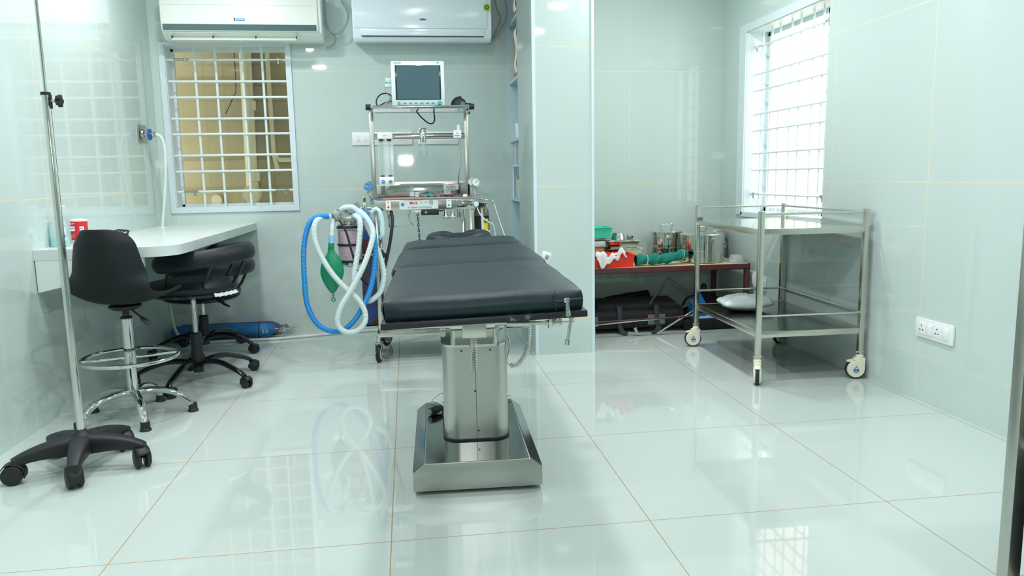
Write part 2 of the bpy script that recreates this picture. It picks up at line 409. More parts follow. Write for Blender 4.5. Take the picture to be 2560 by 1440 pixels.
# alley outside window 1
g = G().box(-3.4, .5, 6.25, 6.4, -.5, 4.2); o = single(g, 'alley_wall', M['alley'], 'beige plastered wall seen outside through the left window', 'outside wall', (-1.2, 6.25, -.5)); o['kind'] = 'structure'
al = bpy.data.objects['alley_wall']
g = G()
for z in (1.02, 1.25, 1.56, 1.86): g.box(-3.3, .4, 6.244, 6.2501, z, z+.012)
for x in (-1.75,): g.box(x, x+.006, 6.244, 6.2501, .2, 3.4)
g.build('band', M['alleydk'], al, off=(-1.2, 6.25, -.5))
b = (-1.18, 6.2, .0)
dp = thing('drain_pipe', 'thick cream drain pipe on the wall outside the left window', 'pipe', b)
g = G().cyl((-1.21, 6.19, -.4), (-1.17, 6.19, 3.2), .045); g.build('pipe', M['pipe'], dp, off=b)
for z in (.55, 1.08, 1.62): G().cyl((-1.195+.01*z, 6.19, z), (-1.194+.01*z, 6.19, z+.07), .052).build('collar', M['pipe'], dp, off=b)
g = G(); g.lathe([(0, -.06), (.06, -.06), (.06, .0), (.07, .0), (.07, .012), (0, .012)], (-1.19, 6.14, .98), axis='Y'); g.build('access_cap', M['pipe'], dp, off=b)
g = G().tube([(-1.03, 6.21, 3.2), (-1.02, 6.21, 1.3), (-.98, 6.21, 1.24), (-.5, 6.21, 1.245)], .017, 10); g.cyl((-1.02, 6.21, 1.3), (-1.0, 6.21, 1.17), .018)
g.build('conduit', M['pipe'], al, off=(-1.2, 6.25, -.5))
g = G(); hose(g, [(-1.27, 6.22, 2.6), (-1.27, 6.22, 1.85), (-1.3, 6.22, 1.72), (-1.36, 6.22, 1.6)], .004); single(g, 'hanging_wire', M['black'], 'thin dark wire hanging outside the left window', 'wire', (-1.3, 6.22, 1.6))
g = G(); g.lathe([(.025, .05), (.04, .05), (.04, 0), (.025, 0)], (-1.47, 6.19, .94), axis='Y'); g.build('pipe_stub', M['pipe'], al, off=(-1.2, 6.25, -.5))
g = G().box(-3.4, 1.5, 5.7, 6.4, 3.2, 3.3); o = single(g, 'alley_shade_slab', M['alley'], 'unseen slab added above the alley to shade its wall', 'outside wall', (-1, 6, 3.2)); o['kind'] = 'structure'  # out-of-view cover, added to keep daylight off the alley wall

# ------------------------------------------------------------------ window 2 (right wall)
y0, y1, z0, z1 = W2
win = thing('window_2', 'tall white framed window bright with daylight in the right wall', 'window', (XR, 4.57, z0)); win['kind'] = 'structure'; b = (XR, 4.57, z0)
g = G()
g.box(XR-.012, XR+.01, y1, y1+.1, z0-.02, z1+.05).box(XR-.012, XR+.01, y0-.0, y1, z1, z1+.05)
g.box(XR-.012, XR+.01, y0, y1+.02, z0-.03, z0)
for (a, c, d, e) in ((y0, y0+.004, z0, z1), (y1-.004, y1, z0, z1), (y0, y1, z0, z0+.004), (y0, y1, z1-.004, z1)): g.box(XR, XR+.19, a, c, d, e)
g.build('casing', M['frame'], win, off=b)
g = G(); xa, xb = XR+.15, XR+.18
for (a, c, d, e) in ((y0, y0+.05, z0, z1), (y1-.03, y1, z0, z1), (y0, y1, z0, z0+.03), (y0, y1, z1-.03, z1), (4.30, 4.33, z0, z1)): g.box(xa, xb, a, c, d, e)
sash = g.build('sash', M['frame'], win, off=b)
G().box(XR+.163, XR+.167, y0+.05, y1-.03, z0+.03, z1-.03).build('pane', M['glass'], sash, off=b)
gr = thing('window_grille', 'white painted security grille across the bright right hand window', 'grille', (XR+.06, 4.57, z0)); b = (XR+.06, 4.57, z0)
g = G(); xg = XR+.06
for y in (5.0, 4.87, 4.76, 4.61, 4.50, 4.35, 4.24, 4.12): g.cyl((xg+.012, y, z0+.002), (xg+.012, y, z1-.002), .0065, seg=8)
g.build('upright_bars', M['grille'], gr, off=b)
g = G()
for z in (1.915, 1.735, 1.625, 1.468, 1.357, 1.203, 1.09, .925): g.cyl((xg, y0+.003, z), (xg, y1-.003, z), .0065, seg=8)
g.build('cross_bars', M['grille'], gr, off=b)
for z in (1.915, .925):
    for y in (5.03, 4.14): g = G(); clamp_bits(g, (xg-.006, y, z), (0, 1, 0)); g.build('latch', M['steel2'], gr, off=b)
g = G().box(4.3, 4.5, 3.0, 9.5, -.5, 4.5)
g.box(4.2, 4.3, 4.0, 9.0, 2.35, 2.5)
o = single(g, 'neighbour_building', M['bldg'], 'pale pink building outside the right window', 'building', (4.3, 6, -.5)); o['kind'] = 'structure'

# ------------------------------------------------------------------ ceiling lights
def dl(x, y, k=1.):
    t = thing('ceiling_light', f'round white recessed ceiling downlight', 'light', (x, y, H), group='recessed ceiling downlights')
    G().lathe([(.085, 0), (.105, 0), (.105, -.008), (.085, -.012)], (0, 0, 0)).build('bezel', M['white'], t)
    G().lathe([(0, -.004), (.084, -.004), (.084, -.001), (0, -.001)]).build('diffuser', M['lamp'], t)
    L = bpy.data.lights.new('lamp', 'AREA'); L.shape = 'DISK'; L.size = .17; L.energy = 12.2*k; L.color = (.985, .95, .985)
    lo = bpy.data.objects.new('lamp', L); COL.objects.link(lo); lo.parent = t; lo.location = (0, 0, -.016)
for x, y in ((.15, 1.95), (.15, 3.11), (1.4, 4.28), (1.4, 3.11), (1.4, 1.95), (1.4, .75), (-1.1, 4.28), (-1.1, 3.13), (-1.1, 1.7), (-1.1, .28)): dl(x, y, 1.35 if y > 4 else (.82 if x > 1 else .92))  # the centre pair is added to brighten the operating table padding
# a video light standing behind the photographer
vl = thing('video_light', 'small video light on a stand at the front of the room', 'light', (0, -.12, 0))
g = G().cyl((0, 0, .0), (0, 0, 1.3), .01); g.cyl((-.3, 0, .01), (.3, 0, .01), .01).cyl((0, -.3, .01), (0, .3, .01), .01); g.build('stand', M['black'], vl)
g = G().box(-.09, .09, -.02, .03, 1.28, 1.40, .005); g.build('head', M['black'], vl)
L = bpy.data.lights.new('flash', 'AREA'); L.shape = 'RECTANGLE'; L.size = .16; L.size_y = .10; L.energy = 5; L.color = (1, .97, 1)
lo = bpy.data.objects.new('flash', L); COL.objects.link(lo); lo.parent = vl; lo.location = (0, .035, 1.34); lo.rotation_euler = (PI/2, 0, 0)
lo.data.spread = math.radians(120)

# ------------------------------------------------------------------ air conditioners
def ac_unit(label, x0, x1, sec, mat):
    b = ((x0+x1)/2, YB, 2.0); t = thing('air_conditioner', label, 'air conditioner', b)
    G().prism(sec, x0, x1, 'X', .008).build('housing', mat, t, off=b, angle=50)
    return t, b
ac1, b = ac_unit('cream wall air conditioner with dark strip and open flap above the window', -1.515, -.512,
    [(5.499, 2.29), (5.30, 2.29), (5.272, 2.27), (5.275, 2.10), (5.285, 2.030), (5.335, 2.000), (5.36, 1.990), (5.480, 1.990), (5.480, 2.008), (5.498, 2.010)], M['accream'])
G().prism([(5.272, 2.265), (5.262, 2.25), (5.262, 2.085), (5.270, 2.037), (5.285, 2.037), (5.28, 2.26)], -1.508, -.535, 'X', .003).build('front_panel', M['accream'], ac1, off=b)
G().prism([(5.2615, 2.078), (5.2670, 2.041), (5.275, 2.041), (5.275, 2.078)], -1.50, -.545, 'X').build('dark_strip', M['acstrip'], ac1, off=b)
g = G()
for k in range(8): g.box(-1.50+k*.118, -1.50+k*.118+.108, 5.2605, 5.266, 2.196, 2.199)
g.build('intake_slot', M['acflap'], ac1, off=b)
fl = G().prism([(5.277, 2.028), (5.300, 2.010), (5.305, 2.014), (5.285, 2.034)], -1.455, -.675, 'X').build('upper_flap', M['acflap'], ac1, off=b)
fl = G().prism([(5.268, 1.992), (5.262, 1.980), (5.30, 1.995), (5.30, 2.003)], -1.45, -.675, 'X').build('lower_flap', M['acflap'], ac1, off=b)
for x in (-1.452, -1.2, -.935, -.679): G().box(x, x+.004, 5.264, 5.30, 1.992, 2.008).build('flap_pin', M['black'], ac1, off=b)
G().box(-1.047, -.992, 5.2595, 5.2625, 2.10, 2.115, .001).build('badge', M['logoblue'], ac1, off=b)
text('BLUE STAR', .011, M['white'], ac1, (-1.0195-b[0], 5.2590-b[1], 2.1075-b[2]), name='badge_lettering', bold=.0003)
g = G(); g.lathe([(.004, 0), (.006, -.001), (.0045, 0)], (-1.055, 5.2612, 2.112), axis='Y', seg=12).lathe([(.003, 0), (.0045, -.001), (.0035, 0)], (-1.055, 5.2612, 2.103), axis='Y', seg=12)
g.build('badge_emblem', M['inkgrey'], ac1, off=b)
ac2, b = ac_unit('glossy white wall air conditioner with blue oval badge above the monitor', -.313, .605,
    [(5.4995, 2.34), (5.33, 2.34), (5.285, 2.31), (5.268, 2.22), (5.266, 2.06), (5.275, 2.0), (5.30, 1.978), (5.34, 1.985), (5.4995, 1.995)], M['acwhite'])
G().prism([(5.269, 2.30), (5.262, 2.2), (5.260, 2.062), (5.27, 2.062), (5.28, 2.30)], -.305, .575, 'X', .002).build('front_panel', M['acwhite'], ac2, off=b)
G().prism([(5.259, 2.060), (5.264, 2.014), (5.27, 2.014), (5.268, 2.060)], -.262, .552, 'X', .002).build('flap', M['acwhite'], ac2, off=b)
G().box(-.258, .55, 5.262, 5.268, 2.0075, 2.0125).build('flap_gap', M['inkdk'], ac2, off=b)
g = G(); vs = [(.148+.024*math.cos(a), 2.113+.011*math.sin(a)) for a in [PI*k/12 for k in range(13)]]; g.prism(vs, 5.2585, 5.262, 'Y'); g.build('badge', M['ink'], ac2, off=b)
G().box(.552, .598, 5.2575, 5.262, 2.175, 2.222).build('energy_sticker', M['yellow'], ac2, off=b)
G().lathe([(0, 0), (.018, 0), (.018, .002), (0, .002)], (.575, 5.2562, 2.199), axis='Y').build('sticker_disc', M['green'], ac2, off=b)
text('BEE', .011, M['yellow'], ac2, (.575-b[0], 5.2558-b[1], 2.199-b[2]), name='sticker_lettering')
g = G(); hose(g, [(-.49, 5.46, 2.5), (-.50, 5.4, 2.25), (-.508, 5.38, 2.12), (-.47, 5.38, 2.06), (-.41, 5.4, 2.055), (-.36, 5.42, 2.12), (-.352, 5.44, 2.2), (-.40, 5.46, 2.32), (-.42, 5.47, 2.6)], .006)
single(g, 'power_cable', M['grey'], 'grey cable looping beside the cream air conditioner', 'cable', (-.45, 5.42, 2.06))
g = G(); hose(g, [(-.48, 5.47, 2.5), (-.502, 5.44, 2.2), (-.48, 5.42, 2.08), (-.445, 5.42, 2.04), (-.45, 5.44, 1.99), (-.505, 5.46, 1.965)], .006)
single(g, 'power_cable', M['grey'], 'grey cable tucked down under the right end of the cream air conditioner', 'cable', (-.46, 5.44, 1.97))
g = G(); hose(g, [(.66, 5.47, 2.5), (.655, 5.44, 2.28), (.685, 5.43, 2.17), (.665, 5.43, 2.1), (.635, 5.44, 2.04), (.61, 5.45, 2.0)], .006)
single(g, 'power_cable', M['grey'], 'inner grey cable hanging at the right of the white air conditioner', 'cable', (.65, 5.44, 2.03))
g = G(); hose(g, [(.70, 5.47, 2.5), (.72, 5.43, 2.3), (.728, 5.415, 2.19), (.70, 5.415, 2.11), (.655, 5.415, 2.05), (.645, 5.42, 2.07)], .006)
single(g, 'power_cable', M['grey'], 'outer grey cable curving between the white air conditioner and the pillar', 'cable', (.69, 5.44, 2.05))

# ------------------------------------------------------------------ wall plates
def plate_back(x0, x1, z0, z1, mods, label, name='switch_plate'):
    b = ((x0+x1)/2, YB, (z0+z1)/2); t = thing(name, label, 'switch', b)
    G().box(x0, x1, YB-.012, YB-.001, z0, z1, .003).build('plate', M['white'], t, off=b)
    g = G().box(x0+.03, x1-.02, YB-.0135, YB-.011, z0+.018, z1-.018, .001); g.build('insert', M['white'], t, off=b)
    for (x, k) in mods:
        zc = (z0+z1)/2
        if k == 's': G().box(x-.008, x+.008, YB-.018, YB-.012, zc-.016, zc+.010, .002).build('rocker', M['white'], t, off=b); G().lathe([(0, 0), (.002, 0), (.002, .001)], (x, YB-.0145, zc+.017), axis='Y', seg=8).build('indicator', M['inkdk'], t, off=b)
        else:
            g = G()
            for dx, dz in ((-.006, .0), (.006, .0)): g.lathe([(0, 0), (.0022, 0), (.0022, .002)], (x+dx, YB-.0148, zc+dz), axis='Y', seg=8)
            g.build('socket_holes', M['inkdk'], t, off=b)
plate_back(-.366, .05, 1.313, 1.403, [(-.325+.0, 's'), (-.276, 's'), (-.04, 's'), (-.015, 's'), (.01, 's')], 'long white switch plate with rocker switches behind the anaesthesia machine')
plate_back(.09, .376, 1.313, 1.403, [(.15, 'h'), (.185, 'h'), (.235, 'h'), (.27, 'h'), (.31, 'h')], 'white socket strip with small holes behind the right of the machine', 'socket_plate')
def plate_side(y0, y1, z0, z1, n, label):
    b = (XR, (y0+y1)/2, (z0+z1)/2); t = thing('socket_plate', label, 'socket', b)
    G().box(XR-.012, XR-.001, y0, y1, z0, z1, .003).build('plate', M['white'], t, off=b)
    L = (y1-y0-.04)/n
    for k in range(n):
        yc = y1-.02-L*(k+.5)
        G().box(XR-.0145, XR-.011, yc-L*.46, yc+L*.46, z0+.016, z1-.016, .001).build('module', M['white'], t, off=b)
        if k % 2 == 0:
            g = G()
            for dy, dz in ((0, .012), (-.009, -.008), (.009, -.008)): g.lathe([(0, 0), (.003, 0), (.003, .002)], (XR-.0165, yc+dy, (z0+z1)/2+dz), axis='X', seg=8)
            g.build('socket_holes', M['inkdk'], t, off=b)
        else: G().box(XR-.019, XR-.013, yc-.018, yc+.012, z0+.02, z1-.024, .002).build('rocker', M['white'], t, off=b)
plate_side(2.942, 3.19, .305, .395, 4, 'white double socket and switch plate low on the right wall nearest the camera')
plate_side(4.85, 4.955, .30, .40, 2, 'white socket plate beside the end of the maroon table')
plate_side(4.70, 4.80, .29, .385, 2, 'white switch plate behind the front legs of the steel trolley')
# gas outlet on the left wall
b = (XL, 5.2, 1.39); t = thing('gas_outlet', 'square steel gas outlet plate with blue ring on the left wall', 'gas outlet', b)
G().box(XL+.001, XL+.006, 5.12, 5.28, 1.335, 1.445, .001).build('plate', M['satin'], t, off=b)
G().lathe([(.018, 0), (.03, 0), (.03, .012), (.018, .014)], (XL+.006, 5.2, 1.39), axis='X').build('collar', M['chrome'], t, off=b)
G().lathe([(.02, 0), (.036, 0), (.036, .012), (.02, .012)], (XL+.04, 5.2, 1.385), axis='X').build('blue_ring', M['ink'], t, off=b)
g = G().cyl((XL+.01, 5.2, 1.39), (XL+.085, 5.2, 1.385), .012); g.lathe([(.012, 0), (.018, .004), (.018, .016), (.012, .02)], (XL+.06, 5.2, 1.386), axis='X'); g.build('probe', M['chrome'], t, off=b)
g = G(); hose(g, [(XL+.085, 5.2, 1.385), (XL+.115, 5.2, 1.365), (-1.53, 5.2, 1.3), (-1.535, 5.2, 1.15), (-1.56, 5.2, .95), (-1.585, 5.2, .76), (-1.585, 5.2, .5), (-1.575, 5.21, .2), (-1.55, 5.245, .06), (-1.45, 5.25, .012), (-1.15, 5.252, .010), (-.9, 5.26, .010), (-.6, 5.33, .010), (-.25, 5.4, .010), (.1, 5.41, .010), (.3, 5.40, .010)], .0095)
single(g, 'gas_hose', M['whosew'], 'white rubber hose dropping from the wall outlet through the desk along the floor', 'hose', (-1.5, 5.2, 0))

# ------------------------------------------------------------------ wall desk
b = (-1.36, 4.57, .735); t = thing('desk', 'white laminate wall desk with rounded corner and deep tapered front', 'desk', b)
cr = [(-1.6595, 3.62), (-1.20, 3.62)] + [(-1.20+.14*math.sin(a), 3.76-.14*math.cos(a)) for a in [PI/2*k/8 for k in range(1, 9)]] + [(-1.05, 5.4995), (-1.6595, 5.4995)]
G().prism(cr, .743, .788, 'Z').build('panel', M['lamedge'], t, off=b)
G().prism(cr, .788, .790, 'Z').build('tabletop', M['lam'], t, off=b)
G().prism([(-1.655, .743), (-1.655, .597), (-1.20, .700), (-1.20, .743)], 3.622, 3.65, 'Y').build('apron', M['lam'], t, off=b)
g = G(); g.lathe([(.012, 0), (.03, 0), (.03, .003), (.012, .003)], (-1.584, 5.2, .790)); g.build('cable_grommet', M['white'], t, off=b)
DZ = .790
# sanitiser bottle
b = (-1.617, 3.80, DZ); t = thing('hand_sanitiser_bottle', 'clear pump bottle of turquoise hand sanitiser at the front of the desk', 'bottle', b)
def slab(g, w, d, z0, z1, c, r=.012, k=6):
    pts = []
    for cx, cy, a0 in ((w-r, d-r, 0), (-w+r, d-r, PI/2), (-w+r, -d+r, PI), (w-r, -d+r, 1.5*PI)):
        for i in range(k): a = a0+PI/2*i/(k-1); pts.append((c[0]+cx+r*math.cos(a), c[1]+cy+r*math.sin(a)))
    g.prism(pts, z0, z1, 'Z'); return g
G_ = slab(G(), .037, .021, .004, .042, (0, 0)); G_.build('liquid', M['tealliq'], t)
g = G(); g.grid(lambda u, v: ((.041 if v < .75 else .041-.027*((v-.75)/.25)**.8)*math.copysign(abs(math.cos(2*PI*u))**.6, math.cos(2*PI*u)), (.025 if v < .75 else .025-.011*((v-.75)/.25))*math.copysign(abs(math.sin(2*PI*u))**.6, math.sin(2*PI*u)), .001+v*.135), 28, 14, True)
g.build('bottle_body', M['bottle'], t)
g = G().cyl((0, 0, .134), (0, 0, .155), .014); g.cyl((0, 0, .155), (0, 0, .185), .005).tube([(0, 0, .184), (.012, 0, .188), (.036, 0, .184)], [.007, .006, .004], 8); g.build('pump', M['white'], t)
G().box(-.002, .04, -.0275, -.0255, .028, .09).build('label', M['white'], t)
g = G(); g.prism([(.026+.012*math.cos(a)*(1 if math.sin(a) < 0 else 1-math.sin(a)*.9), .052+(.02 if math.sin(a) > 0 else .014)*math.sin(a)) for a in [2*PI*k/20 for k in range(20)]], -.0285, -.0275, 'Y'); g.build('drop_emblem', M['ink'], t)
text('500 mL', .006, M['inkdk'], t, (.022, -.0288, .033)); 
# red canister
b = (-1.600, 3.98, DZ); t = thing('wipes_canister', 'red and white round wipes canister behind the sanitiser bottle', 'canister', b)
G().lathe([(0, 0), (.037, 0), (.037, .018), (.036, .018)]).build('base_band', M['white'], t)
G().lathe([(.036, .016), (.0375, .018), (.0375, .108), (.036, .110)]).build('body', M['redlab'], t)
G().lathe([(.0375, .108), (.0385, .110), (.0385, .116), (.02, .120), (0, .121)]).build('lid', M['white'], t)
G().box(-.033, -.006, -.0385, -.0325, .062, .084, .002).build('label_panel', M['white'], t)
G().box(.014, .034, -.0365, -.030, .062, .084, .002).build('label_panel', M['white'], t)
text('STRAPEX', .0065, M['ink'], t, (-.019, -.0390, .074), bold=.0002); text('STERILE WIPES', .0042, M['white'], t, (-.018, -.0390, .098), bold=.0001); text('HYGIENE', .0042, M['white'], t, (-.018, -.0390, .092)); text('70% alcohol', .0042, M['white'], t, (-.018, -.0390, .044)); text('DYNA', .0065, M['ink'], t, (.022, -.0378, .074)); text('100 pieces', .0042, M['white'], t, (-.018, -.0390, .034))
# coiled cables
g = G()
for k in range(4):
    a0 = .3*k; hose(g, [(-1.475+.05*math.cos(a)*(1-.1*k), 4.12+.02*k+.03*math.sin(a), DZ+.004+.024*(1+math.sin(a+a0))*(1-.12*k)+.003*k) for a in [2*PI*j/12 for j in range(13)]], .0025)
single(g, 'coiled_cable', M['black'], 'coil of thin black cable lying on the desk by the wall', 'cable', (-1.44, 4.14, DZ))
g = G(); hose(g, [(-1.50, 4.05, DZ+.004), (-1.53, 4.05, DZ+.012), (-1.50, 4.06, DZ+.018), (-1.475, 4.06, DZ+.02), (-1.465, 4.05, DZ+.004)], .0022); g.tube([(-1.54, 4.05, DZ+.006), (-1.50, 4.05, DZ+.006)], .005, 8)
single(g, 'charging_lead', M['black'], 'short black lead standing in a loop on the desk behind the red canister', 'cable', (-1.5, 4.05, DZ))

# ------------------------------------------------------------------ castors and star bases
def twin_castor(parent, p, ang, s=1., name='caster'):
    """black twin-wheel furniture castor; p = stem top point, z of floor 0 at parent's base"""
    M4 = Matrix.Translation((p[0], p[1], 0)) @ Matrix.Rotation(ang, 4, 'Z'); r = .026*s
    g = G(); g.M = M4
    g.cyl((0, 0, p[2]), (0, 0, r*1.6), .007*s, seg=10)
    g.grid(lambda u, v: (-.012*s+(r*1.12)*math.cos(-.35+u*PI*.95), (-.017+.034*v)*s, r+(r*1.12)*math.sin(-.35+u*PI*.95)), 14, 4)
    g.cyl((0, 0, r*1.7), (0, 0, r*2.1), .012*s, seg=12)
    c = g.build(name, M['black'], parent, solid=.003)
    for y in (-.0125, .0125):
        g = G(); g.M = M4; g.lathe([(0, -.007*s), (r*.8, -.007*s), (r*.98, -.004*s), (r*.98, .004*s), (r*.8, .007*s), (0, .007*s)], (-.012*s, y*s, r), axis='Y', seg=24); g.build('wheel', M['black'], c)
    return c

# IV stand
b = (-1.262, 2.972, 0); t = thing('drip_stand', 'tall chrome drip stand on a black five-armed castor base', 'stand', b)
g = G().lathe([(0, .085), (.036, .085), (.04, .10), (.038, .135), (.022, .146), (.018, .155)]); g.build('hub', M['black'], t)
R0 = .212
for k in range(5):
    a = math.radians(-4+72*k); ca, sa = math.cos(a), math.sin(a)
    def arm(u, v, ca=ca, sa=sa):
        s_ = .012+u*(R0+.006); th = 2*PI*v
        zt = .140-.016*u-.030*u**3; hb = .050*(1-u)+.032; wd = .023*(1-u)+.019
        x = s_; y = wd*math.copysign(abs(math.cos(th))**.5, math.cos(th)); z = zt-hb/2+hb/2*math.copysign(abs(math.sin(th))**.5, math.sin(th))
        return (x*ca-y*sa, x*sa+y*ca, z)
    g = G(); g.grid(lambda u, v, f=arm: f(v, u), 20, 14, True)
    e = [arm(1, j/20) for j in range(20)]; c_ = [sum(q[i] for q in e)/20 for i in range(3)]; g._add(e+[c_], [(j, (j+1) % 20, 20) for j in range(20)])
    g.cyl((R0*ca, R0*sa, .085), (R0*ca, R0*sa, .062), .014, seg=12)
    g.build('leg', M['black'], t)
    twin_castor(t, (R0*ca, R0*sa, .07), a+[2.2, 1.0, 2.0, 2.8, .3][k], 1.42)
G().cyl((0, 0, .14), (0, 0, 1.395), .0135, seg=24).build('lower_pole', M['steel2'], t)
G().cyl((0, 0, 1.30), (0, 0, 2.05), .0062, seg=16).build('upper_pole', M['steel2'], t)
g = G().lathe([(.006, 1.392), (.0165, 1.392), (.0165, 1.402), (.006, 1.404)]); g.box(.009, .018, -.007, .007, 1.345, 1.395, .002); g.build('collar', M['black'], t)
kn = G().cyl((.014, 0, 1.372), (.036, 0, 1.372), .005).build('clamp_screw', M['chrome'], t)
g = G(); g.lathe([(.007, .030), (.011, .032), (.014, .045), (.013, .052), (0, .055)], (0, 0, 1.372), axis='X', seg=16)
for k in range(5): a = 2*PI*k/5; g.lathe([(0, .036), (.008, .038), (.008, .050), (0, .053)], (0, .015*math.cos(a), 1.372+.015*math.sin(a)), axis='X', seg=10)
g.build('clamp_knob', M['black'], t)
g = G()
for k in range(4): a = PI/4+PI/2*k; g.tube(spline([(0, 0, 2.04), (.05*math.cos(a), .05*math.sin(a), 2.05), (.09*math.cos(a), .09*math.sin(a), 2.06), (.10*math.cos(a), .10*math.sin(a), 2.09)]), .003, 8)
g.build('hook_head', M['chrome'], t)

# drafting stool with moulded shell
b = (-1.293, 3.62, 0); t = thing('drafting_stool', 'black moulded shell stool on chrome column with footrest ring', 'chair', b)
for k in range(5):
    a = math.radians(9.6+72*k); ca, sa = math.cos(a), math.sin(a)
    pr = [(.015, .118), (.06, .124), (.12, .118), (.18, .098), (.22, .066), (.25, .026)]
    lg = G().tube(spline([(s_*ca, s_*sa, z) for s_, z in pr], 5), [.021-.0002*i for i in range(26)], 12, scale=(.75, 1.1)).build('leg', M['chrome'], t)
    g = G().lathe([(0, 0), (.024, 0), (.024, .007), (.020, .012), (.0195, .040), (0, .040)], (.25*ca, .25*sa, 0), 20); g.build('rubber_foot', M['rubber'], lg)
G().cyl((0, 0, .115), (0, 0, .30), .0235, seg=28).build('lower_column', M['chrome'], t)
g = G().cyl((0, 0, .25), (0, 0, .30), .0265, seg=28); g.cyl((0, 0, .29), (0, 0, .468), .025, seg=28); g.build('column_sleeve', M['chrome'], t)
G().cyl((0, 0, .466), (0, 0, .520), .0145, seg=20).lathe([(.012, .464), (.026, .466), (.026, .474), (.015, .478)]).build('gas_lift', M['black'], t)
g = G().tube([(.205*math.cos(2*PI*j/48), .205*math.sin(2*PI*j/48), .285) for j in range(48)], .0095, 10, closed=True)
for k in range(4): a = .35+PI/2*k; g.cyl((.02*math.cos(a), .02*math.sin(a), .283), (.202*math.cos(a), .202*math.sin(a), .285), .0075, seg=10)
g.build('footrest_ring', M['chrome'], t)
g = G().lathe([(0, .508), (.05, .508), (.07, .520), (.07, .528), (0, .53)]); g.build('seat_mount', M['black'], t)
lv = G().tube([(.03, -.02, .512), (.085, -.05, .474)], .0045, 8).build('lever', M['black'], t)
g = G(); g.tube([(.08, -.047, .478), (.095, -.056, .467), (.115, -.067, .452), (.124, -.072, .445)], [.008, .014, .014, .005], 12, scale=(.6, 1)); g.build('lever_paddle', M['black'], lv)
A0 = math.radians(-12)
def shellf(u, v):
    # v 0 top of back .. 1 front lip ; u across
    prof = [(-.185, .885, .118), (-.192, .83, .138), (-.188, .76, .155), (-.178, .69, .172), (-.165, .63, .186), (-.135, .575, .196), (-.08, .545, .202), (0, .537, .204), (.08, .541, .203), (.15, .552, .198), (.195, .553, .185)]
    t_ = v*(len(prof)-1); i = min(int(t_), len(prof)-2); f_ = t_-i
    f_ = f_; p, q = prof[i], prof[i+1]
    y, z, w = [p[j]*(1-f_)+q[j]*f_ for j in range(3)]
    uu = u*2-1; e = abs(uu)**2.4
    back = max(0, min(1, (z-.545)/.14)) if y < -.03 else 0
    y2 = y+.085*e*back; z2 = z+.055*e*(1-back)*(1 if v < .9 else .7)
    w2 = w
    if v < .12: w2 = w*(1-.10*((.12-v)/.12)**2); z2 -= .035*abs(uu)**5*((.12-v)/.12)
    if v > .9: w2 = w*(1-.08*((v-.9)/.1)**2); y2 -= .03*abs(uu)**4*((v-.9)/.1)
    x = uu*w2
    return (x*math.cos(A0)-y2*math.sin(A0), x*math.sin(A0)+y2*math.cos(A0), z2)
sh = G().grid(shellf, 25, 34).build('shell_seat', M['shell'], t, solid=.009, sub=1, angle=80)

# swivel chairs with padded ring backrest
def swivel(label, x, y, a0, seatz, R, back_dir, low):
    b = (x, y, 0); t = thing('swivel_chair', label, 'chair', b, group=None)
    for k in range(5):
        a = math.radians(a0+72*k); ca, sa = math.cos(a), math.sin(a)
        pr = [(.02, .105), (.08, .122), (.16, .122), (.22, .105), (R-.03, .08), (R, .06)]
        G().tube(spline([(s_*ca, s_*sa, z) for s_, z in pr], 5), [.0225-.0003*i for i in range(26)], 10, scale=(.75, 1)).build('leg', M['blackg'], t)
        twin_castor(t, (R*ca, R*sa, .06), a+[2.5, .8, 1.9, -.6, 3.0][k], 1.08)
    G().lathe([(0, .06), (.026, .06), (.026, .10), (.031, .105), (.031, .16), (.029, .2), (.029, low), (.02, low+.008), (0, low+.008)], seg=28).build('column_cover', M['black'], t)
    G().cyl((0, 0, low), (0, 0, seatz-.085), .013, seg=20).build('gas_lift', M['chrome'], t)
    g = G().lathe([(0, seatz-.11), (.022, seatz-.11), (.03, seatz-.085), (.09, seatz-.075), (0, seatz-.074)]); g.build('seat_mount', M['black'], t)
    g = G().lathe([(0, seatz-.082), (.20, seatz-.082), (.226, seatz-.072), (.228, seatz-.062), (0, seatz-.062)], seg=48); g.build('seat_pan', M['blackg'], t)
    g = G().lathe([(.19, seatz-.068), (.222, seatz-.062), (.236, seatz-.045), (.236, seatz-.028), (.215, seatz-.008), (.16, seatz+.002), (.08, seatz+.004), (0, seatz+.004)], seg=48); g.build('seat', M['leather'], t)
    bd = math.radians(back_dir); zc = seatz+.122; tl = .12 if seatz > .5 else .03; n = 40; pts = []
    cx, cy = .085*math.cos(bd), .085*math.sin(bd)
    for j in range(n+1):
        a = bd+math.radians(-128+256*j/n); rr = .235
        pts.append((cx+rr*math.cos(a), cy+rr*math.sin(a), zc+tl*rr*math.cos(a)))
    rad = [.040*min(1, .45+.55*math.sin(min(1, min(j, n-j)/2.5)*PI/2)) for j in range(n+1)]
    G().tube(pts, rad, 16, scale=(1.15, .72)).build('backrest', M['leather'], t, angle=70)
    for da in (-95, -40, 20, 80):
        a = bd+math.radians(da); p1 = (cx+.225*math.cos(a), cy+.225*math.sin(a), zc-.02+tl*.225*math.cos(a)); p0 = (.195*math.cos(a), .195*math.sin(a), seatz-.06)
        G().tube([p0, ((p0[0]+p1[0])/2+.01*math.cos(a), (p0[1]+p1[1])/2+.01*math.sin(a), (p0[2]+p1[2])/2), p1], .0085, 10).build('back_support', M['blackg'], t)
    lv = G().tube([(.05, -.03, seatz-.085), (.14, -.07, seatz-.10)], .004, 8).build('lever', M['blackg'], t)
    G().tube([(.13, -.066, seatz-.098), (.15, -.075, seatz-.108), (.185, -.09, seatz-.122)], [.006, .011, .008], 10, scale=(.6, 1)).build('lever_paddle', M['black'], lv)
    return t
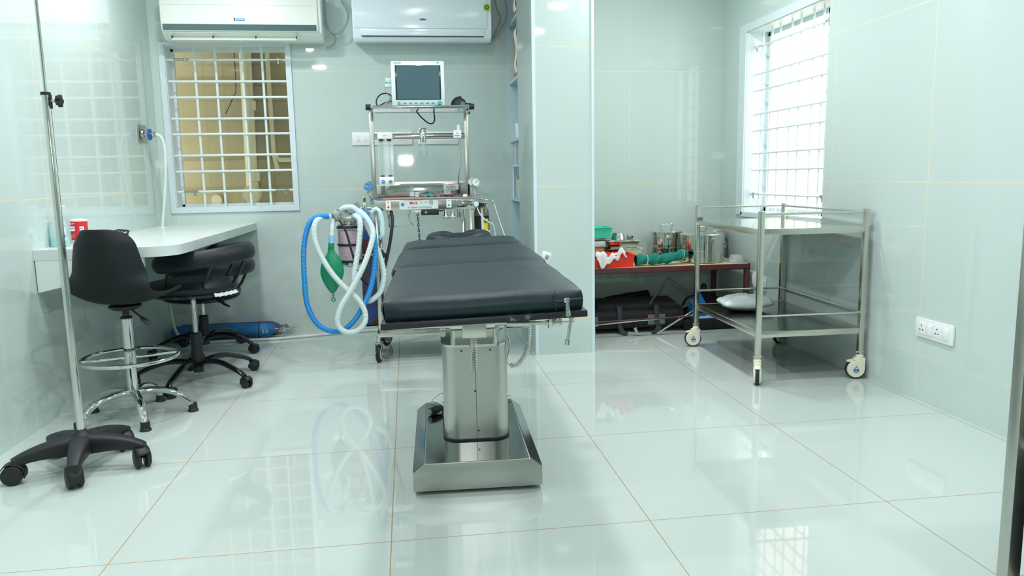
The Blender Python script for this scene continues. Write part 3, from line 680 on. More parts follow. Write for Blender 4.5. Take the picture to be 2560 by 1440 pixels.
c1 = swivel('black round swivel chair with padded ring back, seat raised, nearer the camera', -1.157, 4.205, 41.4, .565, .316, -25, .27)
g = G(); g.grid(lambda u, v: ((.232+.012*v)*math.cos(-.85+u*.75), (.232+.012*v)*math.sin(-.85+u*.75), .507-.016*v+.0015*math.sin(u*31)+.001*math.sin(u*57+v*3)), 40, 5); g.build('plastic_wrapping', M['polybag'], c1)
c2 = swivel('black round swivel chair set low, pushed under the desk behind the first', -1.305, 4.94, 60, .43, .305, -25, .24)

# gas cylinders lying on the floor
def cyl_floor(y, x0, x1, r, mat, label, lettering=None, dx=0):
    b = ((x0+x1)/2, y, 0); t = thing('gas_cylinder', label, 'gas cylinder', b)
    g = G(); g.lathe([(0, x0), (r*.8, x0+.004), (r, x0+.02), (r, x1-.07), (r*.93, x1-.045), (r*.7, x1-.015), (r*.42, x1), (r*.42, x1+.02)], (0, y, r), 36, 'X'); g.build('body', mat, t, off=b)
    g = G().lathe([(r+.001, 0), (r+.0015, .002), (r+.0015, .006), (r+.001, .008)], (x1-.09, y, r), 36, 'X'); g.build('shoulder_band', M['inkdk'], t, off=b)
    v = G().cyl((x1+.012, y, r), (x1+.035, y, r), r*.34).build('neck_ring', M['brass'], t, off=b)
    g = G().box(x1+.035, x1+.085, y-.014, y+.014, r-.014, r+.014, .003); g.cyl((x1+.085, y, r), (x1+.115, y, r), .006).cyl((x1+.06, y-.03, r), (x1+.06, y+.02, r), .007); g.tube([(x1+.03, y, r+.02), (x1+.09, y, r+.02)], .004, 8); g.build('valve', M['chrome'], t, off=b)
    if lettering: text(lettering, .035, M['yellow'], t, (x1-.045-b[0], y-r*.96-b[1], r+.002), name='painted_lettering')
cyl_floor(5.335, -1.62, -.955, .055, M['bluecyl'], 'bright blue gas cylinder lying on the floor, front one of two', '3.5')
cyl_floor(5.447, -1.60, -.925, .049, M['bluecyl2'], 'dark blue gas cylinder lying on the floor against the back wall')

# ------------------------------------------------------------------ operating table
OX, OY, ORZ = .205, 2.475, -.037
ot = thing('operating_table', 'operating table with black padded sections on a stainless steel pedestal', 'operating table', (OX, OY, 0), ORZ)
# pedestal base: folded sheet with chamfered long edges
pf = [(-.222, .014), (.222, .014), (.222, .082), (.182, .112), (-.182, .112), (-.222, .082)]
base = G().prism(pf, 0, .72, 'Y', .0015).build('base', [M['satin']], ot)
G().box(-.178, .178, .004, .716, .1115, .1128).build('deck_plate', M['deck'], base)
for sx in (-1, 1):
    g = G(); a = (sx*.2215, .0835); c = (sx*.1825, .1128); n = (sx*.0010, .0014)
    g.prism([a, c, (c[0]+n[0], c[1]+n[1]), (a[0]+n[0], a[1]+n[1])], .006, .714, 'Y'); g.build('chamfer_plate', M['deck'], base)
for x in (-.18, .18):
    for y in (.05, .67): G().lathe([(0, 0), (.022, 0), (.022, .012), (.012, .016), (0, .016)], (x, y, 0)).build('levelling_foot', M['rubber'], base)
# column
def rrect(w, d, r, c, k=9):
    pts = []
    for cx, cy, a0 in ((w-r, d-r, 0), (-w+r, d-r, PI/2), (-w+r, -d+r, PI), (w-r, -d+r, 1.5*PI)):
        for i in range(k): a = a0+PI/2*i/(k-1); pts.append((c[0]+cx+r*math.cos(a), c[1]+cy+r*math.sin(a)))
    return pts
CC = (.010, .365)
G().prism(rrect(.124, .158, .06, CC), .1128, .119, 'Z').build('gasket', M['rubber'], ot)
col = G().prism(rrect(.120, .154, .058, CC), .119, .470, 'Z').build('column', M['satin'], ot, angle=50)
G().prism(rrect(.123, .157, .060, CC), .466, .474, 'Z').build('column_cap', M['steel2'], col, angle=50)
G().box(CC[0]-.0008, CC[0]+.0008, CC[1]-.1546, CC[1]-.150, .12, .466).build('panel_seam', M['inkdk'], col)
for x, z in ((-.05, .452), (.055, .452), (-.004, .30), (.006, .15)): G().lathe([(0, 0), (.0035, 0), (.0035, .003), (0, .003)], (CC[0]+x, CC[1]-.1565, z), axis='Y', seg=10).build('screw', M['inkdk'], col)
g = G().prism(rrect(.085, .10, .02, CC), .474, .52, 'Z'); g.prism(rrect(.07, .08, .02, CC), .52, .69, 'Z', .003); g.build('lift_head', M['steel'], ot)
# everything above tips very slightly to one side
T = Matrix.Translation((.0, 0, .715)) @ Matrix.Rotation(math.radians(-1.8), 4, 'Y')
def TG(): g = G(); g.M = T; return g
g = TG()
for x in (-.215, .215): g.box(x-.012, x+.012, .10, 1.22, -.034, -.006, .002)
for y in (.15, .6, 1.2): g.box(-.21, .21, y-.012, y+.012, -.03, -.008)
g.build('under_frame', M['steel'], ot)
def section(y0, y1, hw, dz, name='mattress', nm2='board', th=.060, soft=.018):
    bo = TG().box(-hw-.008, hw+.008, y0-.012, y1-.004, -.005, .012, .002).build(nm2, M['board'], ot)
    def f(u, v):
        # padded slab: u around, v from bottom rim over the top
        pass
    t = bmesh.new(); nx, ny = 22, 22
    g = TG()
    W, L = hw, (y1-y0)/2; yc = (y0+y1)/2
    def top(u, v, up=1):
        x, y = (u*2-1), (v*2-1)
        ex, ey = abs(x)**7, abs(y)**8
        z = th*(1-.20*max(ex, ey)) if up else 0
        px = W*x*(1-.012*abs(y)**6); py = L*y*(1-.012*abs(x)**6)
        z += .0022*noise.noise(Vector((x*2.2+y0*9, y*2.4, 1)))+.0012*noise.noise(Vector((x*7, y*2+y0, 4)))
        return (px, yc+py, z+dz+.014)
    g.grid(lambda u, v: top(u, v), 30, 24)
    def side(k):
        def fs(u, v):
            # v 0 bottom, 1 top; bulging side
            e = {0: (u, 0), 1: (1, u), 2: (1-u, 1), 3: (0, 1-u)}[k]
            p = top(e[0], e[1]); q = Vector((p[0], p[1]-yc, 0)); nrm = {0: Vector((0, -1, 0)), 1: Vector((1, 0, 0)), 2: Vector((0, 1, 0)), 3: Vector((-1, 0, 0))}[k]
            bulge = .012*math.sin(PI*min(1, v*1.0))*min(1, 8*min(u, 1-u)+.3)
            z0 = dz+.0135
            return (p[0]+nrm.x*bulge, p[1]+nrm.y*bulge, z0+(p[2]-z0)*v)
        return fs
    for k in range(4): g.grid(side(k), 30, 8)
    bmesh.ops.remove_doubles(g.bm, verts=g.bm.verts, dist=.0012)
    return g.build(name, M['matt'], ot, angle=75)
m1 = section(-.605, .125, .252, 0)
m2 = section(.150, .835, .268, -.006)
m3 = section(.850, 1.275, .262, -.004)
# seams, zip and stitching on the near end
zp = TG()
zp.box(.178, .1795, -.6185, -.612, .016, .068); zp.build('seam', M['inkdk'], m1)
TG().tube([(.18, -.6185, .040), (.225, -.6185, .042), (.250, -.6145, .043)], .0022, 6).build('zip', M['strap'], m1)
g = TG(); g.box(.198, .214, -.628, -.619, .036, .048, .003)
g.prism([(.203, .040), (.211, .040), (.215, .006), (.2125, .001), (.204, .001), (.2015, .006)], -.629, -.626, 'Y', .0006); g.lathe([(.0025, 0), (.004, 0), (.004, .002), (.0025, .002)], (.208, -.6305, .006), axis='Y', seg=12)
g.build('zip_pull', M['chrome'], m1)
# head rest: closed horseshoe cushion
TG().prism(rrect(.12, .03, .02, (0, 1.32)), -.004, .010, 'Z').box(-.13, .13, 1.33, 1.62, -.004, .008, .004).build('head_board', M['board'], ot)
n = 48; pts = []; rad = []
for j in range(n):
    a = -PI/2+2*PI*j/n; up_ = .5+.5*math.sin(a)
    pts.append((.125*math.cos(a), 1.475+.125*math.sin(a), .042+.004*abs(math.cos(a)))); rad.append(.046-(.024*math.exp(-((a-PI/2)/.35)**2)) - .010*math.exp(-((a+PI/2)/.5)**2)-.010*math.exp(-((a-1.5*PI)/.5)**2))
g = TG(); g.tube(pts, rad, 16, closed=True, scale=(.85, 1.0)); g.build('head_cushion', M['matt'], ot, angle=80)
TG().box(-.024, .024, 1.565, 1.635, .028, .066, .008).build('cushion_strap', M['leather'], ot)
# crank assembly below the near section
g = G(); y = .045
g.box(-.040, .041, y-.035, y+.05, .540, .603, .003); g.build('gear_block', M['steel'], ot)
G().cyl((-.215, y, .579), (-.08, y, .579), .0095).cyl((-.08, y, .580), (-.038, y, .580), .019).build('cross_shaft', M['steel2'], ot)
g = G().cyl((.04, y, .583), (.072, y, .583), .021).cyl((.072, y, .583), (.112, y, .582), .0095)
g.build('cross_shaft', M['steel2'], ot)
g = G().cyl((.112, y, .580), (.188, y, .579), .0165, seg=24); g.build('crank_sleeve', M['steel2'], ot)
g = G().cyl((.188, y, .578), (.255, y, .577), .007).cyl((.245, y, .577), (.30, y, .577), .009).cyl((.30, y, .578), (.345, y, .578), .0055); g.build('crank_rod', M['steel'], ot)
g = G().box(.255, .268, y-.018, y+.018, .556, .624, .002).box(.268, .30, y-.016, y+.016, .566, .594, .003); g.lathe([(0, -.03), (.013, -.028), (.014, -.012), (0, -.01)], (.284, y, .580), axis='Y', seg=20); g.build('rail_clamp', M['steel2'], ot)
g = G().cyl((.336, y-.0, .594), (.322, y, .508), .006); g.lathe([(0, -.012), (.010, -.009), (.010, .008), (0, .011)], (.337, y, .597), 16); g.lathe([(0, -.012), (.009, -.009), (.009, .008), (0, .011)], (.321, y, .506), 16); g.build('tommy_bar', M['steel2'], ot)
for x in (-.105, .094):
    g = G().box(x-.007, x+.007, y-.004, y+.008, .552, .70, .001); g.cyl((x, y-.012, .553), (x, y+.012, .553), .010, seg=12); g.build('hanger', M['steel'], ot)
g = G(); sp = []
for j in range(20*12): a = 2*PI*j/12; sp.append((-.002+.010*math.cos(a), y-.002+.010*math.sin(a), .540-.115*j/240))
g.tube(sp, .0016, 6); g.build('spring', M['chrome'], ot)
g = G().cyl((-.002, y, .54), (-.002, y, .43), .0035, seg=8); g.build('spring_pin', M['steel'], ot)
TG().prism([(-.16, -.005), (.16, -.005), (.09, -.1), (-.09, -.1)], .04, .06, 'Y').build('bearing_plate', M['steel'], ot)
# side rail along the patient's right
for sx in (1,):
    TG().box(.272, .278, .2, 1.2, -.03, .0, .001).build('side_rail', M['steel'], ot)
# coiled lead and handset
g = G(); path = resample(spline([(.232, .60, .49), (.245, .54, .475), (.243, .52, .43), (.232, .51, .37), (.20, .50, .325), (.165, .50, .318)], 16), .0006)
n = len(path); cp = []
for j in range(0, n, 1):
    a = 2*PI*j*.0006/.0068; t_ = (path[min(j+1, n-1)]-path[max(j-1, 0)]).normalized(); e1 = t_.cross(Vector((0, 1, 0))).normalized(); e2 = t_.cross(e1)
    cp.append(path[j]+(e1*math.cos(a)+e2*math.sin(a))*.0085)
g.tube(cp, .0026, 6); hose(g, [(.165, .50, .318), (.15, .49, .34), (.16, .47, .40), (.152, .44, .45), (.14, .42, .476)], .0028)
g.tube([(.232, .60, .49), (.26, .60, .56), (.285, .58, .66), (.30, .52, .73)], .0028, 6)
lead = single(g, 'coiled_lead', M['whosew'], 'white coiled lead hanging at the right of the operating table pedestal', 'cable', (.40, 3.0, .318)); lead.location = (0, 0, 0); lead.data.transform(Matrix.Translation((.40, 3.0, .318))); 
lead.data.transform(Matrix.Translation((OX, OY, 0)) @ Matrix.Rotation(ORZ, 4, 'Z')); lead.data.transform(Matrix.Translation((-.42, -2.97, -.31))); lead.location = (.42, 2.97, .31)
b = (.520, 2.93, .725); t = thing('remote_handset', 'white corded handset hung on the right edge of the operating table', 'remote control', b)
g = G(); g.M = Matrix.Rotation(.35, 4, 'Y'); g.box(-.016, .016, -.028, .028, -.01, .055, .005); g.build('body', M['white'], t)
g = G(); g.M = Matrix.Rotation(.35, 4, 'Y'); g.box(-.008, .006, -.031, -.027, .03, .045, .001); g.build('keypad', M['inkgrey'], t)
# power plug and lead on the base
b = (.085, 3.04, .1128); t = thing('mains_plug', 'black mains plug with white lead resting on the left of the pedestal base', 'plug', b)
g = G(); g.tube([(-.025, -.03, .017), (0, -.01, .018), (.022, .012, .020)], [.016, .017, .012], 14); g.build('plug_body', M['black'], t)
g = G(); g.lathe([(0, -.004), (.011, -.003), (.011, .002)], (-.026, -.032, .017), axis='Y', seg=16).lathe([(0, -.006), (.003, -.006), (.003, 0)], (-.022, -.034, .020), axis='Y', seg=8); g.build('plug_face', M['inkgrey'], t)
g = G(); hose(g, [(.02, .012, .020), (.03, .08, .012), (.0, .14, .012), (-.015, .15, .012), (.03, .19, .03), (.1, .2, .03)], .004); g.build('lead', M['whosew'], t)
g = G(); hose(g, [(.33, 3.14, .12), (.40, 3.16, .125), (.425, 3.19, .122), (.39, 3.22, .12), (.33, 3.24, .12)], .004); single(g, 'white_lead', M['whosew'], 'loop of white lead behind the pedestal on the right of its base', 'cable', (.38, 3.18, .1128))

# ------------------------------------------------------------------ steel trolley
TX, TY, TR = 2.027, 4.013, -.02; hx, hy = .277, .443
tr = thing('instrument_trolley', 'two-shelf stainless steel trolley on cream castors by the right wall', 'trolley', (TX, TY, 0), TR)
for sx in (-1, 1):
    for sy in (-1, 1):
        lg = G().box(sx*hx-.0125, sx*hx+.0125, sy*hy-.0125, sy*hy+.0125, .115, .878, .0015).build('leg', M['steel'], tr)
        G().box(sx*hx-.0128, sx*hx+.0128, sy*hy-.0128, sy*hy+.0128, .873, .881, .001).build('end_cap', M['steel2'], lg)
        # castor
        a = {(-1, -1): PI/2, (1, -1): -.25, (-1, 1): -.15, (1, 1): .6}[(sx, sy)]
        if (sx, sy) == (-1, -1): a = 1.16
        Mc = Matrix.Translation((sx*hx, sy*hy, 0)) @ Matrix.Rotation(a, 4, 'Z')
        g = G(); g.M = Mc; r = .052; ox = -.018
        for yy in (-1, 1):
            g.lathe([(0, .019*yy), (r*.78, .019*yy), (r*.86, .013*yy), (r*.86, .009*yy), (0, .009*yy)], (ox, 0, r), axis='Y', seg=32)
            g.prism([(ox-.02, r+.02), (.026, r), (.024, .108), (-.022, .112), (-.03, .085)], .010*yy, .0185*yy, 'Y', .002)
        g.box(-.03, .026, -.018, .018, .098, .113, .004); g.prism([(-.03, .104), (-.062, .096), (-.064, .090), (-.03, .090)], -.014, .014, 'Y', .002)
        g.lathe([(0, .112), (.020, .112), (.020, .124), (.014, .13), (0, .13)], seg=20)
        c = g.build('caster', M['cream'], tr)
        g = G(); g.M = Mc; g.lathe([(r*.72, -.010), (r*.97, -.009), (r, -.004), (r, .004), (r*.97, .009), (r*.72, .010)], (ox, 0, r), axis='Y', seg=36); g.build('tyre', M['rubber'], c)
        g = G(); g.M = Mc
        for yy in (-1, 1):
            dr = [(ox+.015*math.cos(q)*(1 if math.sin(q) < 0 else (1-math.sin(q))), r-.004+(.026 if math.sin(q) > 0 else .015)*math.sin(q)) for q in [2*PI*j/24 for j in range(24)]]
            di = [(ox+(p[0]-ox)*.72, r-.004+(p[1]-r+.004)*.72) for p in dr]
            g._add([(p[0], .0196*yy, p[1]) for p in dr]+[(p[0], .0196*yy, p[1]) for p in di], [(j, (j+1) % 24, 24+(j+1) % 24, 24+j) for j in range(24)])
            g.box(ox-.011, ox+.011, .0194*yy, .0198*yy, r-.008, r+.001)
        g.build('drop_emblem', M['ink'], c)
        for dz in (.150, .134):
            pass
        G().cyl((sx*hx-.022, sy*hy-.0, .142), (sx*hx+.022, sy*hy, .142), .005, seg=10).build('fixing_bolt', M['chrome'], lg)
for z in (.790, .268):
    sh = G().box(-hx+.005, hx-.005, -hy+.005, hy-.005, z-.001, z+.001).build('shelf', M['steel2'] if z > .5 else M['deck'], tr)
    for (x0, x1, y0, y1) in ((-hx-.008, -hx+.008, -hy, hy), (hx-.008, hx+.008, -hy, hy), (-hx, hx, -hy-.008, -hy+.008), (-hx, hx, hy-.008, hy+.008)):
        G().box(x0, x1, y0, y1, z-.028, z+.002, .001).build('shelf_rim', M['steel'], sh)
for z, sides in ((.866, 'FBR'), (.350, 'FBR')):
    if 'F' in sides: G().cyl((-hx, -hy, z), (hx, -hy, z), .0062, seg=14).build('guard_rail', M['steel2'], tr)
    if 'B' in sides: G().cyl((-hx, hy, z+.002), (hx, hy, z+.002), .0062, seg=14).build('guard_rail', M['steel2'], tr)
    if 'R' in sides: G().cyl((hx, -hy, z), (hx, hy, z), .0062, seg=14).build('guard_rail', M['steel2'], tr)
G().box(-hx-.0135, -hx+.03, hy-.0145, hy-.0125, .785, .812).build('label_sticker', M['inkgrey'], tr)
text('SURE', .014, M['inkdk'], tr, (-hx+.008, hy-.0150, .799), bold=.0004)
# white plastic bag on the lower shelf
def bagf(u, v):
    a = 2*PI*u; rr = (abs(math.cos(a))**.7*math.copysign(1, math.cos(a)), abs(math.sin(a))**.7*math.copysign(1, math.sin(a)))
    s_ = math.sin(PI*v)**.55; hgt = .5-.5*math.cos(PI*v)
    x = .155*rr[0]*s_*(1+.35*abs(math.cos(2*a))**4*(1-abs(2*v-1))*0+.12*math.sin(3*a+1)); y = .125*rr[1]*s_*(1+.1*math.sin(2*a))
    z = .088*hgt*(1-.45*(x/.17)**2)+.008*noise.noise(Vector((x*14, y*14, 2)))+.006*noise.noise(Vector((x*30, y*30, 5)))
    if hgt < .25: z = .022*hgt/.25+abs(x)*.03
    return (x, y, max(.002, z+ .014*(abs(x)/.15)**3))
g = G().grid(bagf, 56, 26, True); bmesh.ops.remove_doubles(g.bm, verts=g.bm.verts, dist=.0008)
o = g.build('plastic_bag', M['polybag'], None, angle=120); tag(o, 'stuffed white plastic bag lying on the lower shelf of the steel trolley', 'bag'); o.location = (1.955, 4.21, .2705); o.rotation_euler = (0, 0, -.25)

# ------------------------------------------------------------------ anaesthesia machine
AB = (.09, 4.70, 0)
am = thing('anaesthesia_machine', 'stainless steel anaesthesia machine trolley with gauges and flowmeter behind the operating table', 'medical machine', AB)
def ap(g, name, mat, parent=None, **k): return g.build(name, mat, parent or am, off=AB, **k)
# base frame and castors
g = G()
g.box(-.205, .385, 4.452, 4.477, .15, .175, .002).box(-.205, .385, 4.92, 4.945, .15, .175, .002).box(-.205, -.18, 4.477, 4.92, .15, .175, .002).box(.36, .385, 4.477, 4.92, .15, .175, .002)
ap(g, 'base_frame', M['steel'])
ap(G().box(-.19, .37, 4.47, 4.93, .175, .182, .001), 'base_tray', M['satin'])
for (x, y, a) in ((-.2, 4.465, -1.75), (-.168, 4.932, -2.2), (.372, 4.465, -1.2), (.372, 4.932, -1.9)):
    Mc = Matrix.Translation((x, y, 0)) @ Matrix.Rotation(a, 4, 'Z')
    g = G(); g.M = Mc
    for yy in (-1, 1): g.prism([(-.016, .05), (.014, .05), (.022, .115), (-.026, .115)], yy*.017, yy*.0195, 'Y')
    g.box(-.026, .022, -.02, .02, .113, .119, .001); g.cyl((0, 0, .119), (0, 0, .152), .013, seg=16).cyl((0, -.023, .052), (0, .023, .052), .006, seg=10)
    g.box(-.062, -.02, -.014, .014, .10, .112, .002)
    c = ap(g, 'caster', M['chrome'])
    g = G(); g.M = Mc; r = .051
    g.lathe([(0, -.010), (.026, -.011), (.026, -.0125), (.035, -.0125), (.036, -.011), (r*.93, -.0115), (r, -.006), (r, .006), (r*.93, .0115), (.036, .011), (.035, .0125), (.026, .0125), (.026, .011), (0, .010)], (0, 0, r), axis='Y', seg=40)
    ap(g, 'wheel', M['rubber'], c)
    for yy in (-.0128, .0128):
        g = G(); g.M = Mc; g.lathe([(.027, 0), (.027, .0008), (.036, .0008), (.036, 0)], (0, yy-.0004, r), axis='Y', seg=36); ap(g, 'white_ring', M['white'], c)
# lower posts
for (x0, x1, y) in ((-.197, -.172, 4.50), (.360, .386, 4.49), (.345, .370, 4.93), (-.19, -.168, 4.93)):
    ap(G().box(x0, x1, y-.012, y+.012, .182, .90, .002), 'lower_post', M['steel'])
# worktop chassis
ap(G().box(-.185, .392, 4.465, 4.80, .893, .955, .002), 'worktop_box', M['steel'])
ap(G().box(-.18, .405, 4.458, 4.73, .9555, .9635, .001), 'worktop_board', M['wboard'])
g = G().box(-.186, -.145, 4.453, 4.47, .9645, .970).build('blue_tape', M['ink'], am, off=AB)
ap(G().box(-.183, .372, 4.745, 4.752, .955, 1.045, .001), 'splash_panel', M['steel2'])
ap(G().box(-.16, .365, 4.753, 4.758, 1.045, 1.055).box(.366, .374, 4.60, 4.75, .955, 1.04), 'panel_wing', M['steel'])
# uprights and top shelf
for x in (-.192, .364): ap(G().box(x-.0135, x+.0135, 4.60, 4.624, .955, 1.468, .002), 'upright', M['satin'])
ap(G().box(-.185, .365, 4.475, 4.745, 1.472, 1.478), 'top_shelf', M['steel2'])
for y in (4.465, 4.752): ap(G().cyl((-.175, y, 1.479), (.37, y, 1.479), .0095, seg=18), 'shelf_rail', M['chrome'])
for x in (-.20, .388):
    for y in (4.465, 4.752): ap(G().cyl((x-.014, y, 1.479), (x+.014, y, 1.479), .0165, seg=20), 'rail_end', M['black'])
    ap(G().cyl((x, 4.47, 1.473), (x, 4.75, 1.473), .008, seg=12), 'shelf_side_rail', M['steel'])
# manifold bar with flowmeter, vaporiser jar and cuff box
ap(G().cyl((-.178, 4.60, 1.322), (.352, 4.60, 1.322), .0165, seg=24), 'manifold_bar', M['chrome'])
g = G().box(-.158, -.070, 4.545, 4.553, 1.05, 1.30).box(-.160, -.153, 4.535, 4.56, 1.05, 1.345, .001).box(-.076, -.069, 4.535, 4.56, 1.05, 1.345, .001)
fm = ap(g, 'flowmeter_frame', M['clearpl'])
ap(G().box(-.156, -.072, 4.528, 4.58, 1.305, 1.342, .002), 'flowmeter_head', M['white'], fm)
ap(G().box(-.156, -.072, 4.528, 4.58, 1.035, 1.088, .002), 'flowmeter_base', M['white'], fm)
for x in (-.137, -.092):
    ap(G().cyl((x, 4.545, 1.095), (x, 4.545, 1.30), .0062, seg=14), 'flow_tube', M['clear'], fm)
    ap(G().box(x-.012, x+.012, 4.535, 4.556, 1.293, 1.304, .003).box(x-.012, x+.012, 4.535, 4.556, 1.088, 1.097, .003), 'tube_seal', M['inkdk'], fm)
    for k in range(12): ap(G().box(x+.008, x+.013, 4.5435, 4.5445, 1.12+.014*k, 1.1212+.014*k), 'scale_mark', M['inkred'] if k < 1 else M['inkgrey'], fm)
ap(G().lathe([(0, -.014), (.009, -.014), (.011, -.003), (.011, 0)], (-.135, 4.528, 1.060), axis='Y', seg=24), 'oxygen_knob', M['gaugeblue'], fm)
ap(G().lathe([(0, -.014), (.009, -.014), (.011, -.003), (.011, 0)], (-.093, 4.528, 1.060), axis='Y', seg=24), 'nitrous_knob', M['inkgrey'], fm)
def at(s, size, mat, p, parent=None, name='lettering', **k):
    par = parent or am; text(s, size, M[mat], par, (p[0]-AB[0], p[1]-AB[1], p[2]-AB[2]), name=name, **k)
at('O2', .009, 'white', (-.135, 4.5132, 1.060), fm); at('N2O', .009, 'inkdk', (-.093, 4.5132, 1.060), fm); at('FLOW', .009, 'inkgrey', (-.114, 4.5270, 1.324), fm)
g = G().lathe([(0, 1.29), (.019, 1.29), (.019, 1.345), (.016, 1.352), (.016, 1.362), (0, 1.362)], (.105, 4.58, 0), 28); g.box(.083, .091, 4.56, 4.575, 1.34, 1.366, .001); g.tube([(.095, 4.56, 1.362), (.125, 4.56, 1.364), (.128, 4.56, 1.345)], .004, 8)
vp = ap(g, 'suction_head', M['chrome'])
ap(G().lathe([(.017, 1.29), (.017, 1.275), (.023, 1.262), (.024, 1.225), (.020, 1.212), (0, 1.210)], (.105, 4.58, 0), 28), 'glass_jar', M['clear'], vp)
ap(G().lathe([(0, 1.212), (.019, 1.213), (.0225, 1.226), (.0225, 1.234), (0, 1.234)], (.105, 4.58, 0), 24), 'jar_water', M['clear'], vp)
cb = ap(G().box(.284, .330, 4.555, 4.58, 1.308, 1.352, .001).cyl((.314, 4.57, 1.352), (.314, 4.57, 1.385), .010, seg=16), 'outlet_block', M['white'])
at('CE', .012, 'ink', (.306, 4.5545, 1.334), cb, sx=.9); at('MEDISYNC', .006, 'ink', (.307, 4.5545, 1.320), cb, bold=.0002)
g = G(); hose(g, [(.318, 4.57, 1.308), (.323, 4.57, 1.26), (.322, 4.57, 1.18), (.312, 4.58, 1.10), (.308, 4.62, 1.045)], .0035); ap(g, 'copper_line', M['steel2'])
# labels on the chassis
fy = 4.4635
nb = ap(G().box(-.047, .177, fy-.0008, fy+.001, .899, .948), 'name_plate', M['paper'])
yt = fy-.0012
at('Mark', .022, 'inkred', (.035, yt, .934), nb, bold=.0005); at('-4', .016, 'inkorange', (.078, yt, .935), nb, bold=.0006); at('3.S', .013, 'inkred', (.008, yt, .909), nb, bold=.0002); at('Health Care Products', .014, 'inkteal', (.080, yt, .909), nb, bold=.0002, sx=.95)
ap(G().box(.095, .118, yt-.0004, yt+.001, .936, .940), 'orange_dash', M['inkorange'], nb)
g = G(); 
for (a, c, d, e) in ((.127, .146, .943, .945), (.127, .146, .925, .927), (.127, .129, .925, .945), (.144, .146, .925, .945), (.132, .141, .9385, .940), (.132, .141, .931, .9325), (.1355, .1375, .931, .940)): g.box(a, c, yt-.0004, yt+.001, d, e)
ap(g, 'hallmark_square', M['inkdk'], nb)
g = G(); g.lathe([(.006, 0), (.010, -.0004), (.009, .0004)], (-.028, yt, .926), axis='Y', seg=20); ap(g, 'round_emblem', M['inkteal'], nb)
g = G().box(-.030, -.018, yt-.0008, yt+.0008, .929, .932).box(-.030, -.018, yt-.0008, yt+.0008, .920, .923); ap(g, 'emblem_bars', M['inkred'], nb)
def arrow(x, z, w, mat, label, s):
    pl = ap(G().box(x-.0145, x+.0145, fy-.0008, fy+.001, z-.024, z+.024), label, M['white'])
    y = fy-.0014
    ap(G().prism([(x-.004, z-.004), (x+.004, z-.004), (x+.004, z-.010), (x+.009, z-.010), (x, z-.020), (x-.009, z-.010), (x-.004, z-.010)], y, y+.001, 'Y'), 'arrow', M[mat], pl)
    at(s, .009, mat, (x, y, z+.015), pl, bold=.0002); at('---', .009, mat, (x, y, z+.004), pl)
arrow(-.110, .925, .03, 'inkred', 'red_arrow_label', 'O2'); arrow(.240, .928, .03, 'inkteal', 'green_arrow_label', 'N2')
il = ap(G().box(.225, .318, 4.7438, 4.746, 1.003, 1.040), 'instruction_label', M['paper'])
at('WARNING', .008, 'inkred', (.272, 4.7434, 1.033), il); at('Check gas supply pressure\nbefore use. Keep valves\nclosed when not in use', .0062, 'inkdk', (.272, 4.7434, 1.016), il)
pl = ap(G().box(.228, .268, 4.7438, 4.746, .977, .999), 'small_lilac_label', M['paper']); at('SERVICE\nDATE', .006, 'ink', (.248, 4.7434, .988), pl)
# switch cluster at the right of the chassis
sb = ap(G().box(.285, .385, fy-.006, fy, .903, .945, .002), 'control_plate', M['steel2'])
ap(G().lathe([(0, -.018), (.012, -.018), (.014, -.004), (.014, 0)], (.305, fy-.006, .924), axis='Y', seg=24), 'flush_button', M['chrome'], sb)
ap(G().lathe([(0, -.012), (.007, -.012), (.008, 0)], (.350, fy-.006, .927), axis='Y', seg=6), 'brass_nut', M['brass'], sb)
ap(G().lathe([(0, -.03), (.013, -.03), (.016, -.02), (.016, -.006), (.010, 0)], (.398, fy-.004, .920), axis='Y', seg=24), 'white_outlet', M['frost'], sb)
# valves hanging under the chassis
for x in (.222, .262):
    v = ap(G().lathe([(0, .836), (.015, .836), (.0165, .842), (.0165, .85), (.0135, .858), (.009, .874), (.009, .893)], (x, 4.5, 0), 24), 'outlet_socket', M['chrome'])
    ap(G().lathe([(.0168, .846), (.0172, .847), (.0172, .850), (.0168, .851)], (x, 4.5, 0), 24), 'cream_ring', M['cream'], v)
for x in (.300, .316): ap(G().lathe([(0, .835), (.007, .835), (.009, .842), (.009, .875), (.013, .878), (.013, .893)], (x, 4.50+.02*(x < .31), 0), 16), 'regulator', M['chrome'])
ap(G().box(-.126, -.092, 4.485, 4.515, .872, .893, .003).cyl((-.110, 4.5, .872), (-.110, 4.5, .845), .009, seg=14).cyl((-.110, 4.5, .845), (-.110, 4.5, .822), .006, seg=6).cyl((-.110, 4.5, .822), (-.110, 4.5, .795), .0035, seg=8), 'gas_fitting', M['chrome'])
g = G(); hose(g, [(.005, 4.5, .893), (.005, 4.5, .86), (.01, 4.5, .83), (.028, 4.5, .805), (.02, 4.51, .798), (-.095, 4.52, .795)], .0028); g.cyl((.005, 4.5, .893), (.005, 4.5, .872), .006, seg=6); ap(g, 'bent_pipe', M['steel2'])
ap(G().prism([(.02, .893), (.09, .893), (.062, .876), (.052, .876)], 4.49, 4.52, 'Y'), 'chain_bracket', M['steel'])
ch = None
for k in range(11):
    g = G(); z = .866-.0155*k; e = (k % 2)*PI/2
    g.tube([(.057+.0012*k*.5+.005*math.cos(a)*math.cos(e), 4.505+.005*math.cos(a)*math.sin(e), z+.010*math.sin(a)) for a in [2*PI*j/16 for j in range(16)]], .0019, 6, closed=True)
    ap(g, 'chain_link', M['black'])
bk = ap(G().box(.078, .180, 4.47, 4.56, .862, .892, .003), 'black_module', M['black']); ap(G().lathe([(0, -.006), (.007, -.006), (.008, 0)], (.105, 4.47, .879), axis='Y', seg=14), 'module_knob', M['chrome'], bk)
